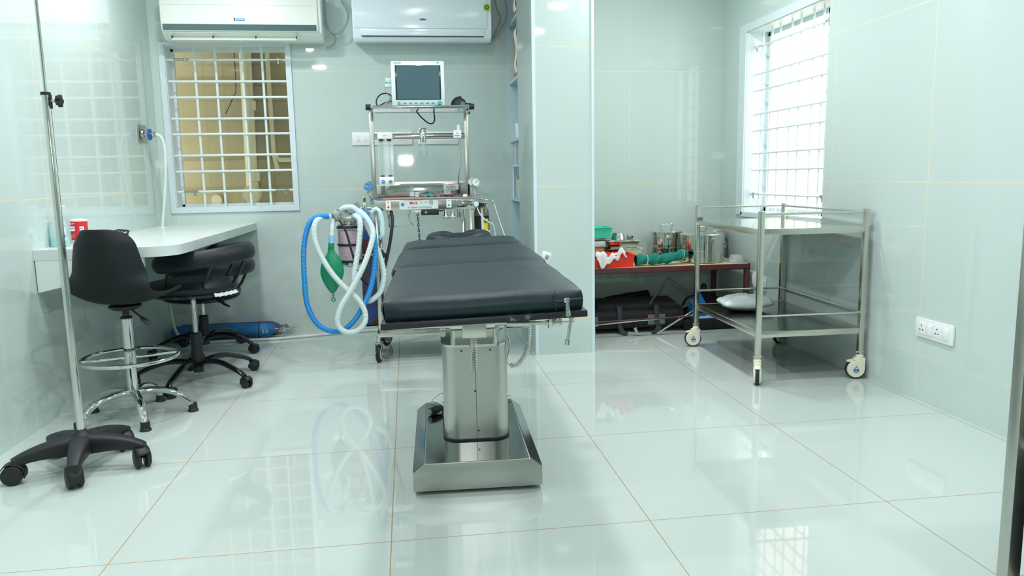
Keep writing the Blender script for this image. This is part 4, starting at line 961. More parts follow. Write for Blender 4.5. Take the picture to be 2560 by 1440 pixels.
g = G(); hose(g, [(.18, 4.5, .885), (.20, 4.5, .884), (.212, 4.5, .889)], .003); ap(g, 'module_lead', M['black'])
# gauges
def gauge(x, y, z, mat, ang, nm, stem):
    r = .024
    gg = ap(G().lathe([(0, .024), (r, .022), (r*1.08, .002), (r*1.08, 0), (r*.95, -.001), (r*.95, .004), (0, .004)], (x, y, z), 36, 'Y'), nm, M['chrome'])
    ap(G().lathe([(0, 0), (r*.93, 0), (r*.93, .004), (0, .004)], (x, y+.0005, z), 32, 'Y'), 'dial', M[mat], gg)
    g = G(); g.M = Matrix.Translation((x, y-.001, z)) @ Matrix.Rotation(ang, 4, 'Y'); g.box(-.001, .001, 0, .0008, -.006, .018); ap(g, 'needle', M['inkdk'] if mat == 'gaugewhite' else M['white'], gg)
    g = G()
    for k in range(11):
        a = math.radians(-135+27*k); g.M = Matrix.Translation((x, y-.0006, z)) @ Matrix.Rotation(a, 4, 'Y'); g.box(-.0005, .0005, 0, .0006, .0165, .0205)
    ap(g, 'graduations', M['inkdk'] if mat == 'gaugewhite' else M['white'], gg)
    g = G().cyl((x, y+.012, z-r), (x, y+.012, z-r-.012), .007, seg=6); g.tube(spline([(x, y+.012, z-r-.01)]+stem), .0055, 10); ap(g, 'gauge_stem', M['chrome'], gg)
gauge(-.222, 4.44, 1.033, 'gaugeblue', -1.2, 'pressure_gauge', [(-.212, 4.46, .975), (-.205, 4.48, .93)])
gauge(-.208, 4.49, 1.040, 'gaugeblue', .8, 'pressure_gauge', [(-.205, 4.5, .98), (-.20, 4.50, .93)])
gauge(.398, 4.44, 1.047, 'gaugewhite', .75, 'pressure_gauge', [(.397, 4.47, .99), (.395, 4.49, .93)])
gauge(.382, 4.50, 1.049, 'gaugewhite', -.6, 'pressure_gauge', [(.382, 4.51, .99), (.382, 4.51, .95)])
# yoke arms
g = G().cyl((.392, 4.52, .935), (.51, 4.52, .928), .010, seg=16).box(.455, .475, 4.505, 4.535, .905, .945, .003).cyl((.465, 4.52, .91), (.460, 4.515, .865), .006, seg=10).box(.497, .515, 4.51, 4.53, .918, .942, .004)
g.cyl((.392, 4.54, .975), (.42, 4.54, .985), .012, seg=12)
ap(g, 'right_yoke', M['chrome'])
g = G(); g.tube([(.41, 4.54, .982), (.46, 4.54, .975), (.505, 4.54, .963), (.525, 4.54, .962)], [.006, .004, .004, .005], 8); ap(g, 'yoke_lever', M['steel2'])
g = G().cyl((-.185, 4.5, .905), (-.30, 4.49, .915), .009, seg=14); g.lathe([(0, .86), (.014, .86), (.014, .93), (.008, .945), (0, .945)], (-.245, 4.47, 0), 20).lathe([(0, .905), (.011, .905), (.011, .945), (0, .95)], (-.285, 4.47, 0), 18).lathe([(0, .9), (.008, .9), (.008, .94), (0, .945)], (-.302, 4.46, 0), 16); g.cyl((-.31, 4.46, .925), (-.27, 4.46, .92), .006)
ap(g, 'left_yoke', M['chrome'])
g = G().lathe([(.004, .945), (.007, .95), (.007, .97), (.003, .975)], (-.245, 4.47, 0), 8); ap(g, 'brass_valve', M['brass'])
g = G().box(-.197, -.155, 4.465, 4.49, .655, .675, .003).cyl((-.160, 4.475, .665), (-.145, 4.46, .64), .008, seg=10).cyl((-.16, 4.47, .65), (-.158, 4.47, .52), .0045, seg=8); kn = ap(g, 'absorber_clamp', M['chrome'])
g = G(); g.lathe([(0, -.045), (.014, -.044), (.018, -.03), (.016, -.012), (.008, -.006)], (-.150, 4.455, .640), axis='Y', seg=8); ap(g, 'clamp_knob', M['black'], kn)
# absorber
ax, ay = -.343, 4.53
ab = ap(G().lathe([(0, .800), (.060, .800), (.064, .806), (.064, .816), (.045, .822), (.045, .845), (.052, .85), (.052, .885), (.04, .90), (0, .90)], (ax, ay, 0), 36), 'absorber_head', M['satin'])
ap(G().lathe([(.069, .600), (.069, .800)], (ax, ay, 0), 40), 'canister', M['clear'])
for z0_, z1_ in ((.612, .693), (.707, .782)): ap(G().lathe([(0, z0_), (.066, z0_), (.066, z1_), (0, z1_+.001)], (ax, ay, 0), 40), 'soda_lime', M['pink'])
for z in (.596, .695, .795): ap(G().lathe([(.066, z), (.0725, z), (.0725, z+.012), (.066, z+.012)], (ax, ay, 0), 40), 'rubber_band', M['rubber'])
ap(G().lathe([(0, .568), (.03, .568), (.062, .585), (.064, .598), (0, .598)], (ax, ay, 0), 36), 'canister_foot', M['steel'])
for (x, y) in ((-.405, 4.49), (-.36, 4.47)):
    v = ap(G().lathe([(0, .868), (.024, .868), (.026, .873), (.026, .893), (.020, .900), (.012, .903), (0, .904)], (x, y, 0), 24), 'dome_valve', M['clearpl'], ab); ap(G().lathe([(.018, .899), (.021, .900), (.019, .905), (0, .907)], (x, y, 0), 24), 'valve_cap', M['chrome'], ab)
ap(G().box(-.42, -.30, 4.47, 4.56, .838, .872, .006), 'valve_body', M['satin'], ab)
ap(G().cyl((-.42, 4.50, .868), (-.46, 4.46, .872), .012).cyl((-.39, 4.47, .862), (-.39, 4.44, .862), .010).cyl((-.31, 4.47, .868), (-.275, 4.42, .87), .011).cyl((-.415, 4.49, .862), (-.428, 4.46, .83), .010).lathe([(0, -.012), (.012, 0), (0, .012)], (-.387, 4.435, .862), 14), 'port', M['chrome'], ab)
# hoses
def hz(pts, name, mat, r, rib=False): g = G(); hose(g, pts, r, rib); return ap(g, name, M[mat])
hz([(-.445, 4.40, .873), (-.50, 4.37, .872), (-.55, 4.36, .834), (-.585, 4.36, .70), (-.592, 4.36, .52), (-.585, 4.36, .382), (-.545, 4.355, .281), (-.488, 4.35, .232), (-.422, 4.35, .218), (-.36, 4.35, .245), (-.294, 4.35, .322), (-.231, 4.36, .447), (-.197, 4.37, .597), (-.191, 4.38, .734), (-.212, 4.40, .835), (-.26, 4.43, .895), (-.285, 4.46, .905)], 'blue_breathing_hose', 'bluehose', .0155, True)
hz([(-.44, 4.43, .868), (-.478, 4.39, .868), (-.512, 4.34, .84), (-.52, 4.33, .766), (-.498, 4.33, .676), (-.438, 4.33, .56), (-.362, 4.33, .466), (-.30, 4.325, .405), (-.264, 4.32, .335), (-.266, 4.315, .272), (-.31, 4.31, .226), (-.37, 4.31, .220), (-.412, 4.31, .256), (-.414, 4.305, .306), (-.389, 4.30, .374), (-.331, 4.30, .464), (-.255, 4.31, .599), (-.205, 4.34, .735), (-.203, 4.37, .80), (-.235, 4.40, .86), (-.275, 4.43, .900)], 'white_breathing_hose', 'ribhose', .0165, True)
hz([(-.300, 4.42, .872), (-.275, 4.39, .855), (-.270, 4.38, .81), (-.285, 4.38, .692), (-.312, 4.37, .556), (-.320, 4.37, .455)], 'white_drop_hose', 'ribhose', .0165, True)
hz([(-.375, 4.46, .905), (-.352, 4.44, .918), (-.30, 4.43, .912), (-.245, 4.42, .84), (-.19, 4.41, .70), (-.160, 4.41, .60), (-.152, 4.41, .52), (-.175, 4.41, .43), (-.225, 4.40, .385), (-.25, 4.40, .38)], 'white_rear_hose', 'ribhose', .0165, True)
hz([(-.389, 4.42, .850), (-.352, 4.40, .781), (-.324, 4.39, .666), (-.296, 4.40, .55), (-.268, 4.42, .49), (-.23, 4.46, .45)], 'black_tube', 'black', .006)
hz([(-.098, 4.49, .893), (-.090, 4.46, .84), (-.106, 4.44, .725), (-.140, 4.44, .586), (-.165, 4.46, .50), (-.17, 4.52, .35)], 'black_hose', 'rubber', .0095)
ap(G().tube(spline([(-.285, 4.43, .888), (-.262, 4.42, .872), (-.245, 4.41, .855)]), .0175, 14).tube(spline([(-.306, 4.425, .868), (-.296, 4.41, .872)]), .0175, 14), 'pale_blue_cuff', M['paleblue'])
hz([(-.205, 4.45, .885), (-.183, 4.44, .905), (-.160, 4.43, .89), (-.148, 4.43, .83), (-.150, 4.43, .76), (-.168, 4.44, .74)], 'cloudy_elbow_tube', 'frost', .013)
# reservoir bag
bx_, by_ = -.44, 4.39
hz([(-.428, 4.45, .845), (-.430, 4.41, .81), (-.432, 4.395, .775), (-.434, 4.39, .752)], 'bag_neck_tube', 'ribhose', .0145, True)
ap(G().cyl((bx_+.006, by_, .765), (bx_+.006, by_, .735), .0155).cyl((bx_+.006, by_, .735), (bx_+.006, by_, .722), .018), 'bag_connector', M['paleblue'])
def rb(u, v):
    z = .70-.262*v; a = 2*PI*u
    w = [.016, .020, .040, .056, .064, .066, .060, .048, .032, .014][min(9, int(v*9))]; w2 = [.016, .020, .040, .056, .064, .066, .060, .048, .032, .014][min(9, int(v*9)+1)]; f_ = v*9-int(v*9); w = w*(1-f_)+w2*f_
    th = w*.42; return (bx_+w*math.cos(a), by_+th*math.sin(a)*(1+.08*math.sin(3*a)), z+.004*math.cos(a))
g = G().grid(rb, 32, 30, True); rbag = ap(g, 'reservoir_bag', M['bag'], angle=60)
ap(G().cyl((bx_+.004, by_, .725), (bx_+.002, by_, .698), .0165).cyl((bx_, by_, .44), (bx_-.001, by_, .408), .0045).tube([(bx_-.001+.010*math.cos(a), by_, .397+.010*math.sin(a)) for a in [2*PI*j/20 for j in range(20)]], .0032, 8, closed=True), 'bag_loop', M['bag'], rbag)
# cylinder strapped to the machine
b = (-.245, 4.72, .182); t = thing('gas_cylinder', 'rusty dark blue gas cylinder standing upright at the left of the anaesthesia machine', 'gas cylinder', b)
G().lathe([(0, 0), (.047, .002), (.051, .012), (.051, .54), (.046, .585), (.030, .615), (.016, .63), (.016, .65)], seg=36).build('body', M['bluecyl2'], t)
G().lathe([(.0515, 0), (.052, .002), (.052, .08), (.0515, .082)], (0, 0, .45), 36).build('rust_band', M['maroon'], t)
G().box(-.016, .016, -.016, .016, .65, .70, .003).build('valve', M['chrome'], t)
ap(G().tube([(-.245+.056*math.cos(a), 4.72+.056*math.sin(a), .62) for a in [2*PI*j/32 for j in range(32)]], .004, 8, closed=True).cyl((-.195, 4.70, .62), (-.18, 4.6, .62), .004), 'cylinder_strap', M['steel'])
ap(G().box(-.3, -.18, 4.66, 4.78, .172, .181, .001), 'cylinder_foot', M['steel'])
b = (.445, 4.62, .182); t = thing('gas_cylinder', 'black and grey gas cylinder with yellow label at the right of the anaesthesia machine', 'gas cylinder', b)
G().lathe([(0, 0), (.043, .002), (.046, .012), (.046, .65), (.042, .685), (.03, .71), (.016, .73), (.016, .745)], seg=36).build('body', M['rubber'], t)
G().lathe([(.0462, .662), (.0466, .663), (.0425, .692), (.030, .718), (.029, .718)], seg=36).build('shoulder', M['alleydk'], t)
g = G(); g.grid(lambda u, v: (.0466*math.cos(-PI/2-.15+u*1.1), .0466*math.sin(-PI/2-.15+u*1.1), .56+.085*v), 10, 3); lb = g.build('yellow_label', M['yellow'], t)
text('EN2O', .022, M['inkdk'], t, (.022, -.0488, .627), name='label_lettering', bold=.0006)
G().box(-.012, .012, -.012, .012, .74, .765, .003).build('valve', M['chrome'], t)
G().cyl((.0, -.052, .56), (-.004, -.058, .71), .008).lathe([(0, -.02), (.02, -.012), (.022, .012), (0, .022)], (.022, -.068, .56), 12).build('bandage_roll', M['gauze'], t)
ap(G().box(.39, .50, 4.56, 4.68, .172, .181, .001), 'cylinder_foot', M['steel'])
g = G(); hose(g, [(.40, 4.45, .91), (.42, 4.44, .86), (.46, 4.45, .82), (.50, 4.47, .79), (.512, 4.5, .70), (.51, 4.5, .5), (.51, 4.5, .3)], .0035); single(g, 'clear_tube', M['frost'], 'thin clear tube looping down beside the black gas cylinder', 'tube', (.51, 4.5, .3))
g = G(); hose(g, [(.51, 4.52, .925), (.53, 4.5, .85), (.555, 4.47, .76), (.575, 4.45, .70), (.60, 4.43, .66), (.66, 4.41, .63), (.69, 4.42, .4), (.68, 4.43, .02)], .002); single(g, 'thin_lead', M['white'], 'thin white lead trailing from the machine toward the pillar', 'cable', (.66, 4.41, .02))
# things on the worktop
WZ = .9645
b = (.030, 4.62, WZ); t = thing('drug_vial', 'small clear vial with white label on the machine worktop', 'vial', b)
G().lathe([(0, 0), (.014, 0), (.014, .038), (.009, .047), (.007, .052), (.007, .058)], seg=24).build('glass_body', M['clear'], t); G().lathe([(.0145, .006), (.0145, .030)], seg=24).build('label', M['paper'], t); G().lathe([(.008, .056), (.0095, .057), (.0095, .064), (0, .065)], seg=20).build('cap', M['chrome'], t)
g = G(); slab(g, .012, .012, 0, .03, (0, 0), .003); o = g.build('small_carton', M['paper'], None); o.location = (.058, 4.64, WZ); tag(o, 'small pale box beside the vial on the machine worktop', 'box')
g = G(); g.grid(lambda u, v: (.10*(u-.5)*(1.2-.2*v), .07*(v-.5), .002+.016*math.exp(-((u-.5)/.22)**2-((v-.5)/.3)**2)+.003*math.sin(u*19+v*9)), 26, 12); o = g.build('oxygen_mask', M['inkteal'], None, solid=.001); o.location = (.135, 4.60, WZ+.003); tag(o, 'crumpled green clear face mask lying on the machine worktop', 'mask')
g = G().tube([(0, 0, .005), (.028, 0, .005), (.105, .01, .005)], [.003, .0045, .0045], 8); o = g.build('pen', M['ink'], None); o.location = (.262, 4.53, WZ); tag(o, 'blue ballpoint pen lying at the right of the machine worktop', 'pen')
G_ = G().tube([(-.012, 0, .005), (.014, .001, .005)], .0048, 8); G_.build('cap', M['black'], o)
g = G().lathe([(0, 0), (.012, .0), (.010, .010), (0, .012)], seg=16); o = g.build('rubber_stopper', M['black'], None); o.location = (.227, 4.55, WZ); tag(o, 'small black rubber stopper on the machine worktop', 'stopper')
g = G().lathe([(0, 0), (.013, 0), (.013, .014), (0, .015)], seg=16); o = g.build('plastic_bung', M['white'], None); o.location = (.338, 4.49, WZ); tag(o, 'small white round bung at the right front of the machine worktop', 'bung')
# patient monitor on the top shelf
MZ = 1.4785
b = (.090, 4.58, MZ); t = thing('patient_monitor', 'white patient monitor with dark screen and turquoise buttons on the top shelf', 'monitor', b)
F = -.055
G().box(-.155, .149, F, F+.035, .012, .264, .006).build('front_case', M['monitor'], t)
G().box(-.135, .130, F+.03, F+.13, .02, .25, .02).build('rear_case', M['monitor'], t)
for x in (-.12, .10): G().box(x, x+.03, F+.01, F+.12, .0, .014, .002).build('foot', M['inkgrey'], t)
sc_ = G().box(-.133, .128, F-.0015, F+.004, .046, .240, .001).build('screen_bezel', M['bezel'], t)
G().box(-.124, .120, F-.0022, F-.001, .049, .237).build('screen', M['screen'], sc_)
G().lathe([(0, -.004), (.0075, -.004), (.0085, 0)], (-.116, F, .029), 20, 'Y').build('button', M['teal'], t)
for k in range(6): x = -.083+.0325*k; G().prism([(x-.0115, .0235), (x+.0115, .0235), (x+.009, .0285), (x+.003, .034), (x-.003, .034), (x-.009, .0285)], F-.003, F+.001, 'Y').build('button', M['teal'], t)
G().lathe([(0, -.012), (.010, -.012), (.0125, -.002), (.0125, 0)], (.118, F, .029), 28, 'Y').build('dial_knob', M['teal'], t)
text('CONTEC', .011, M['inkgrey'], t, (-.118, F-.0008, .2525), bold=.0002); text('09', .009, M['inkdk'], t, (.113, F-.0008, .2535), bold=.0003)
for x in (-.118, -.108, -.098): G().box(x-.002, x+.002, F-.001, F+.001, .018, .020).build('indicator', M['inkdk'], t)
g = G(); hose(g, [(-.055, 4.62, 1.545), (-.09, 4.62, 1.57), (-.13, 4.61, 1.565), (-.155, 4.60, 1.535), (-.155, 4.59, 1.505), (-.14, 4.6, 1.50), (-.10, 4.61, 1.52), (-.055, 4.62, 1.528)], .004); single(g, 'monitor_cable', M['black'], 'black cable looped behind the left side of the patient monitor', 'cable', (-.13, 4.6, 1.479))
g = G()
for k in range(7): hose(g, [(-.06+.002*k, 4.60, 1.57-.012*k), (-.085-.003*k, 4.59, 1.53-.004*k), (-.115-.006*k, 4.57+.004*k, 1.495-.0015*k), (-.15+.012*k, 4.56, 1.484), (-.10+.008*k, 4.55, 1.484)], .0018)
hose(g, [(-.055, 4.62, 1.645), (-.09, 4.62, 1.64), (-.105, 4.62, 1.615), (-.10, 4.61, 1.58), (-.07, 4.61, 1.54)], .0022)
single(g, 'sensor_leads', M['grey'], 'bundle of pale sensor leads spilling left of the patient monitor', 'cable', (-.1, 4.58, 1.479))
g = G().box(-.10, -.06, 4.615, 4.635, 1.635, 1.66, .004).box(-.105, -.065, 4.615, 4.635, 1.605, 1.625, .004); single(g, 'finger_sensor', M['frost'], 'clear clip sensor hung at the left edge of the patient monitor', 'sensor', (-.08, 4.62, 1.605))
g = G(); hose(g, [(.075, 4.68, 1.472), (.10, 4.68, 1.44), (.14, 4.67, 1.405), (.165, 4.67, 1.40), (.18, 4.67, 1.42), (.178, 4.68, 1.472)], .004); single(g, 'hanging_lead', M['black'], 'black lead hanging in a loop under the top shelf', 'cable', (.14, 4.67, 1.40))
b = (.320, 4.58, MZ); t = thing('anaesthetic_mask', 'black rubber anaesthetic face mask lying on the right of the top shelf', 'mask', b)
def mk(u, v):
    a = 2*PI*u; s_ = math.sin(v*PI/2)
    x = (.046+.008*math.cos(a)*0)*math.cos(a)*s_+.018*(1-s_); y = .040*math.sin(a)*s_; z = .070*math.cos(v*PI/2)**.7+.002-.020*max(0, math.cos(a))*(1-s_)*1.2
    return (x, y, z)
g = G().grid(mk, 30, 12, True); g.build('cup', M['black'], t, angle=80)
g = G().lathe([(.008, -.014), (.014, -.014), (.014, .01), (0, .01)], (.022, -.040, .022), 20, 'Y'); g.build('connector', M['chrome'], t)
G().tube([(.035, 0, .03), (.058, -.01, .026), (.075, -.012, .026)], [.004, .004, .005], 8).build('inflation_tube', M['black'], t)

# ------------------------------------------------------------------ maroon table in the alcove
TB = (1.71, 5.165, 0); tz = .460
mt = thing('work_table', 'low maroon steel frame table with tan board top in the corner', 'table', TB)
x0, x1, y0, y1 = 1.12, 2.30, 4.87, 5.47
g = G().box(x0, x1, y0, y0+.004, tz-.036, tz).box(x0, x1, y1-.004, y1, tz-.036, tz).box(x0, x0+.004, y0, y1, tz-.036, tz).box(x1-.004, x1, y0, y1, tz-.036, tz).box(x0, x1, y0, y0+.03, tz-.038, tz-.034).box(x1-.03, x1, y0, y1, tz-.038, tz-.034)
g.build('frame', M['maroon'], mt, off=TB)
G().box(x0+.006, x1-.006, y0+.006, y1-.006, tz-.012, tz-.001).build('board_top', M['ply'], mt, off=TB)
for x in (x0, x1-.032):
    for y in (y0+.001, y1-.035): G().box(x, x+.032, y, y+.034, 0, tz-.036, .001).build('leg', M['maroon'], mt, off=TB)
# red bin, gauze
def bin_(nm, label, mat, x0, x1, y0, y1, z, h, fl=.012):
    b = ((x0+x1)/2, (y0+y1)/2, z); t = thing(nm, label, 'tub', b); g = G()
    def w(i, h_): return [(x0-b[0]+i, y0-b[1]+i, h_), (x1-b[0]-i, y0-b[1]+i, h_), (x1-b[0]-i, y1-b[1]-i, h_), (x0-b[0]+i, y1-b[1]-i, h_)]
    L = [w(fl, 0), w(0, h), w(-.006, h), w(-.006, h-.004), w(.001, h-.005)]
    rings = [w(fl, 0), w(.001, h-.001), w(-.007, h), w(-.007, h+.003), w(.004, h+.003), w(fl+.003, .004)]
    vs = [p for r_ in rings for p in r_]; fs = [(3, 2, 1, 0)]
    for j in range(len(rings)-1):
        for k in range(4): fs.append((j*4+k, j*4+(k+1) % 4, j*4+4+(k+1) % 4, j*4+4+k))
    n = (len(rings)-1)*4; fs.append((n, n+1, n+2, n+3)); g._add(vs, fs); g.build('tub_body', mat, t, angle=20)
    return t
bin_('red_tub', 'bright red open plastic tub on the front of the maroon table', M['red'], 1.16, 1.495, 4.895, 5.10, tz, .082)
g = G()
def gz(u, v):
    x = 1.225+u*.205; zt = .545+.012*math.sin(u*9)+.010*math.sin(u*23+1)+.014*(u > .75)
    if v < .5: return (x, 4.99-.10*v*2+.008*math.sin(u*20), .535+(zt-.520)*v*2+.006*math.sin(u*17+v*11))
    q = (v-.5)*2; dr = .022+.075*math.exp(-((u-.22)/.16)**2)
    return (x+.006*math.sin(v*9), 4.8815-.004*math.sin(u*26)*q-.002, zt-.002-dr*q+.003*math.sin(u*24))
g.grid(gz, 40, 20); o = single(g, 'gauze_cloth', M['gauze'], 'white gauze spilling over the front rim of the red tub', 'cloth', (1.32, 4.95, .50), solid=.002, angle=80)
carton2 = (1.25, 5.30, tz); t = thing('cardboard_box', 'plain brown cardboard box behind the red tub', 'box', carton2)
G().box(-.10, .115, -.10, .12, 0, .115, .002).build('body', M['carton'], t)
g = G().box(1.15, 1.372, 5.19, 5.42, .5755, .612, .002); single(g, 'paper_stack', M['paper'], 'stack of pale packets on the brown cardboard box', 'packets', (1.25, 5.3, .5755))
g = G(); 
for k in range(4): g.tube([(1.18+.02*k, 5.215, .618+.004*k), (1.25+.02*k, 5.225, .619+.004*k), (1.33+.02*k, 5.24, .617+.004*k)], .003, 8)
single(g, 'forceps_bundle', M['steel2'], 'few steel instruments lying under the mint green tub', 'instruments', (1.25, 5.22, .612))
bin_('mint_tub', 'mint green open plastic tub on top of the packets', M['mint'], 1.13, 1.42, 5.19, 5.42, .638, .068)
def traybox(z, h, x0, x1, label):
    b = ((x0+x1)/2, 5.27, z); t = thing('instrument_tray', label, 'tray', b); X = (x1-x0)/2; Y_ = .12; g = G()
    def w(i, h_): return [(-X+i, -Y_+i, h_), (X-i, -Y_+i, h_), (X-i, Y_-i, h_), (-X+i, Y_-i, h_)]
    rings = [w(.018, 0), w(.004, h-.006), w(-.004, h-.004), w(-.004, h), w(.010, h+.001), w(.012, h-.002)]
    vs = [p for r_ in rings for p in r_]; fs = [(3, 2, 1, 0)]
    for j in range(len(rings)-1):
        for k in range(4): fs.append((j*4+k, j*4+(k+1) % 4, j*4+4+(k+1) % 4, j*4+4+k))
    n = (len(rings)-1)*4; fs.append((n, n+1, n+2, n+3)); g._add(vs, fs); g.build('tray_body', M['chrome'], t, angle=20)
    G().box(-X+.006, X-.006, -Y_+.006, Y_-.006, h, h+.004, .002).build('lid', M['steel2'], t)
    G().tube([(X-.002, -.03, h-.004), (X+.012, -.02, h-.002), (X+.012, .02, h-.002), (X-.002, .03, h-.004)], .002, 6).build('handle', M['steel2'], t)
traybox(tz, .042, 1.385, 1.655, 'lowest steel instrument tray of the stack behind the red tub')
traybox(tz+.0475, .052, 1.385, 1.635, 'middle steel instrument tray of the stack behind the red tub')
traybox(tz+.105, .050, 1.385, 1.610, 'topmost steel instrument tray of the stack, under an upturned bowl')
g = G().lathe([(.052, 0), (.050, .003), (.045, .03), (.036, .045), (.02, .051), (0, .052)], seg=32); o = g.build('steel_bowl', M['chrome'], None); o.location = (1.485, 5.27, tz+.1595); tag(o, 'small upturned steel bowl on the tray stack', 'bowl')
b = (1.575, 5.28, tz+.1595); t = thing('bandage_roll', 'small grey roll lying at the right of the tray stack', 'roll', b)
G().lathe([(0, -.02), (.014, -.02), (.015, 0), (.014, .008), (0, .010)], (0, 0, .015), 20, 'X').build('roll', M['inkgrey'], t); G().lathe([(0, .008), (.009, .008), (.009, .022), (0, .023)], (0, 0, .012), 14, 'X').build('dark_end', M['black'], t)
# sterilising drums
def drum(x, y, r, h, label, rot=0.):
    b = (x, y, tz); t = thing('sterilising_drum', label, 'drum', b, rot)
    G().lathe([(0, 0), (r*.96, 0), (r, .004), (r, h*.80), (0, h*.80)], seg=56).build('body', M['steel2'], t, angle=30)
    ld = G().lathe([(r*1.005, h*.76), (r*1.025, h*.765), (r*1.025, h*.96), (r*.99, h*.985), (r*.6, h*1.0), (0, h*1.005)], seg=56).build('lid', M['steel2'], t, angle=30)
    for z in (.035*h/.2, h*.42, h*.755): G().lathe([(r, z-.003), (r*1.025, z-.003), (r*1.03, z), (r*1.025, z+.003), (r, z+.003)], seg=56).build('hoop', M['chrome'], t)
    w_ = .045; z = h*1.0
    pts = [(-w_*.8, 0, z), (-w_*.9, 0, z+.018), (-w_, 0, z+.042), (-w_*.7, 0, z+.046), (-w_*.35, 0, z+.041), (0, 0, z+.046), (w_*.35, 0, z+.041), (w_*.7, 0, z+.046), (w_, 0, z+.042), (w_*.9, 0, z+.018), (w_*.8, 0, z)]
    g = G(); g.tube(spline(pts, 5), .0028, 8); g.build('handle', M['chrome'], ld)
    for a in (-1.25-.5, -.35): 
        g = G(); g.M = Matrix.Rotation(a, 4, 'Z'); g.box(r*1.02, r*1.06, -.014, .014, h*.70, h*.86, .002); g.build('latch', M['steel'], t)
    g = G(); g.M = Matrix.Rotation(-.75, 4, 'Z'); g.box(r*1.0, r*1.03, -.006, .006, h*.10, h*.20).tube([(r*1.02, .0, h*.34), (r*1.05, .0, h*.52), (r*1.04, .0, h*.56)], .004, 8).tube([(r*1.02, .012, h*.56), (r*1.06, .0, h*.54), (r*1.02, -.012, h*.56)], .003, 8); g.build('side_clasp', M['steel2'], t)
    return t
drum(1.865, 5.335, .113, .208, 'smaller shiny steel sterilising drum, left one by the wall')
drum(2.036, 5.085, .150, .202, 'large shiny steel sterilising drum at the front of the maroon table', .3)
drum(2.205, 5.345, .110, .205, 'steel sterilising drum in the corner behind the large one', .2)
# green cloths
def roll(u, v):
    x = 1.515+.375*v; yc = 4.945+.03*v; zc = tz+.041+.050*max(0, v-.55)**1.2*1.6; a = 2*PI*u
    r_ = .034+.004*math.sin(v*23)+.003*math.sin(v*41+3*a)+.004*noise.noise(Vector((v*9, math.cos(a)*1.5, math.sin(a)*1.5)))
    if v > .9: r_ *= 1-.4*(v-.9)/.1
    return (x, yc+r_*1.1*math.cos(a), zc+r_*math.sin(a)*(1 if math.sin(a) > 0 else .93))
g = G().grid(roll, 30, 50, True); b = (1.7, 4.95, tz); t = thing('rolled_drape', 'rolled dark green surgical cloth tied with white tape on the table front', 'cloth', b)
g.build('cloth_roll', M['cloth'], t, off=b, angle=80)
G().lathe([(0, .004), (.022, .002), (.033, 0)], (1.516, 4.945, tz+.034), 24, 'X').build('roll_end', M['darkmat'], t, off=b)
for xx, zz in ((1.59, .034), (1.845, .062)): 
    g = G(); g.tube([(xx+.006*math.sin(a), 4.951+.0405*math.cos(a), tz+zz+.0375*math.sin(a)) for a in [PI*j/14*1.3 for j in range(15)]], .0016, 6); g.build('tie_tape', M['gauze'], t, off=b)
g = G(); g.grid(lambda u, v: (1.655+.13*u, 5.10+.09*v+.01*math.sin(u*14), tz+.003+.060*math.sin(PI*v)**.8*(.35+.65*u)*(.8+.25*math.sin(u*21+v*7))+.008*noise.noise(Vector((u*9, v*7, 3)))), 34, 20)
single(g, 'crumpled_drape', M['cloth'], 'crumpled dark green cloth between the trays and the left drum', 'cloth', (1.7, 5.15, tz), angle=80)
g = G().lathe([(.060, 0), (.060, .004), (.052, .006), (.045, .045), (.038, .055), (0, .057)], seg=40); o = g.build('plastic_bowl', M['clearpl'], None); o.location = (2.235, 4.955, tz); tag(o, 'cloudy clear plastic bowl upturned at the right front corner of the table', 'bowl')
# under the table
b = (1.50, 5.08, 0); t = thing('equipment_bag', 'long black padded equipment case with grey straps under the maroon table', 'bag', b)
g = G().prism([(4.93, .035), (4.93, .13), (4.96, .165), (5.20, .185), (5.23, .16), (5.23, .035)], 1.16, 1.86, 'X', .014); g.build('case_body', M['bagblk'], t, off=b)
g = G().prism([(4.955, .16), (4.97, .20), (5.17, .215), (5.20, .18)], 1.25, 1.82, 'X', .012); g.build('case_lid', M['bagblk'], t, off=b)
for x in (1.40, 1.66):
    g = G(); g.tube(spline([(x, 5.15, .20), (x, 4.96, .19), (x, 4.925, .15), (x, 4.915, .08), (x+.005, 4.90, .03), (x+(.03 if x < 1.5 else -.05), 4.86, .004)]), .016, 8, scale=(.12, 1)); g.build('strap', M['strap'], t, off=b)
for x0_, x1_ in ((1.18, 1.25), (1.60, 1.72)): G().box(x0_, x1_, 4.9255, 4.931, .055, .125, .001).build('silver_patch', M['silvtape'], t, off=b)
g = G(); g.prism([(1.165, .13), (1.215, .135), (1.225, .148), (1.20, .15), (1.17, .14)], 4.918, 4.93, 'Y', .002); g.build('leather_tab', M['carton'], t, off=b)
g = G(); g.grid(lambda u, v: (1.13+.60*u, 5.25+.18*v, .02+(.10+.17*u*(1-u*.35))*math.sin(PI*(.12+.76*v))**.5+.012*noise.noise(Vector((u*6, v*4, 2)))), 30, 14)
g.box(1.14, 1.72, 5.26, 5.43, .002, .06); single(g, 'black_sheet', M['darkmat'], 'folded black cover lying behind the long black case', 'cover', (1.4, 5.35, 0), angle=80)
b = (2.085, 5.20, 0); t = thing('equipment_bag', 'slumped black bag under the right end of the maroon table', 'bag', b)
def sl(u, v):
    a = 2*PI*u; hgt = v; s_ = (1-hgt**3)
    x = .22*math.cos(a)*s_+.0; y = .12*math.sin(a)*s_; z = .25*hgt*(.72+.28*math.cos(a*1.0+.6)+.12*math.sin(3*a))+.012*noise.noise(Vector((x*11, y*11, v*3)))
    return (x, y, max(.001, z))
g = G().grid(sl, 40, 18, True); g.build('bag_body', M['bagblk'], t, angle=80)
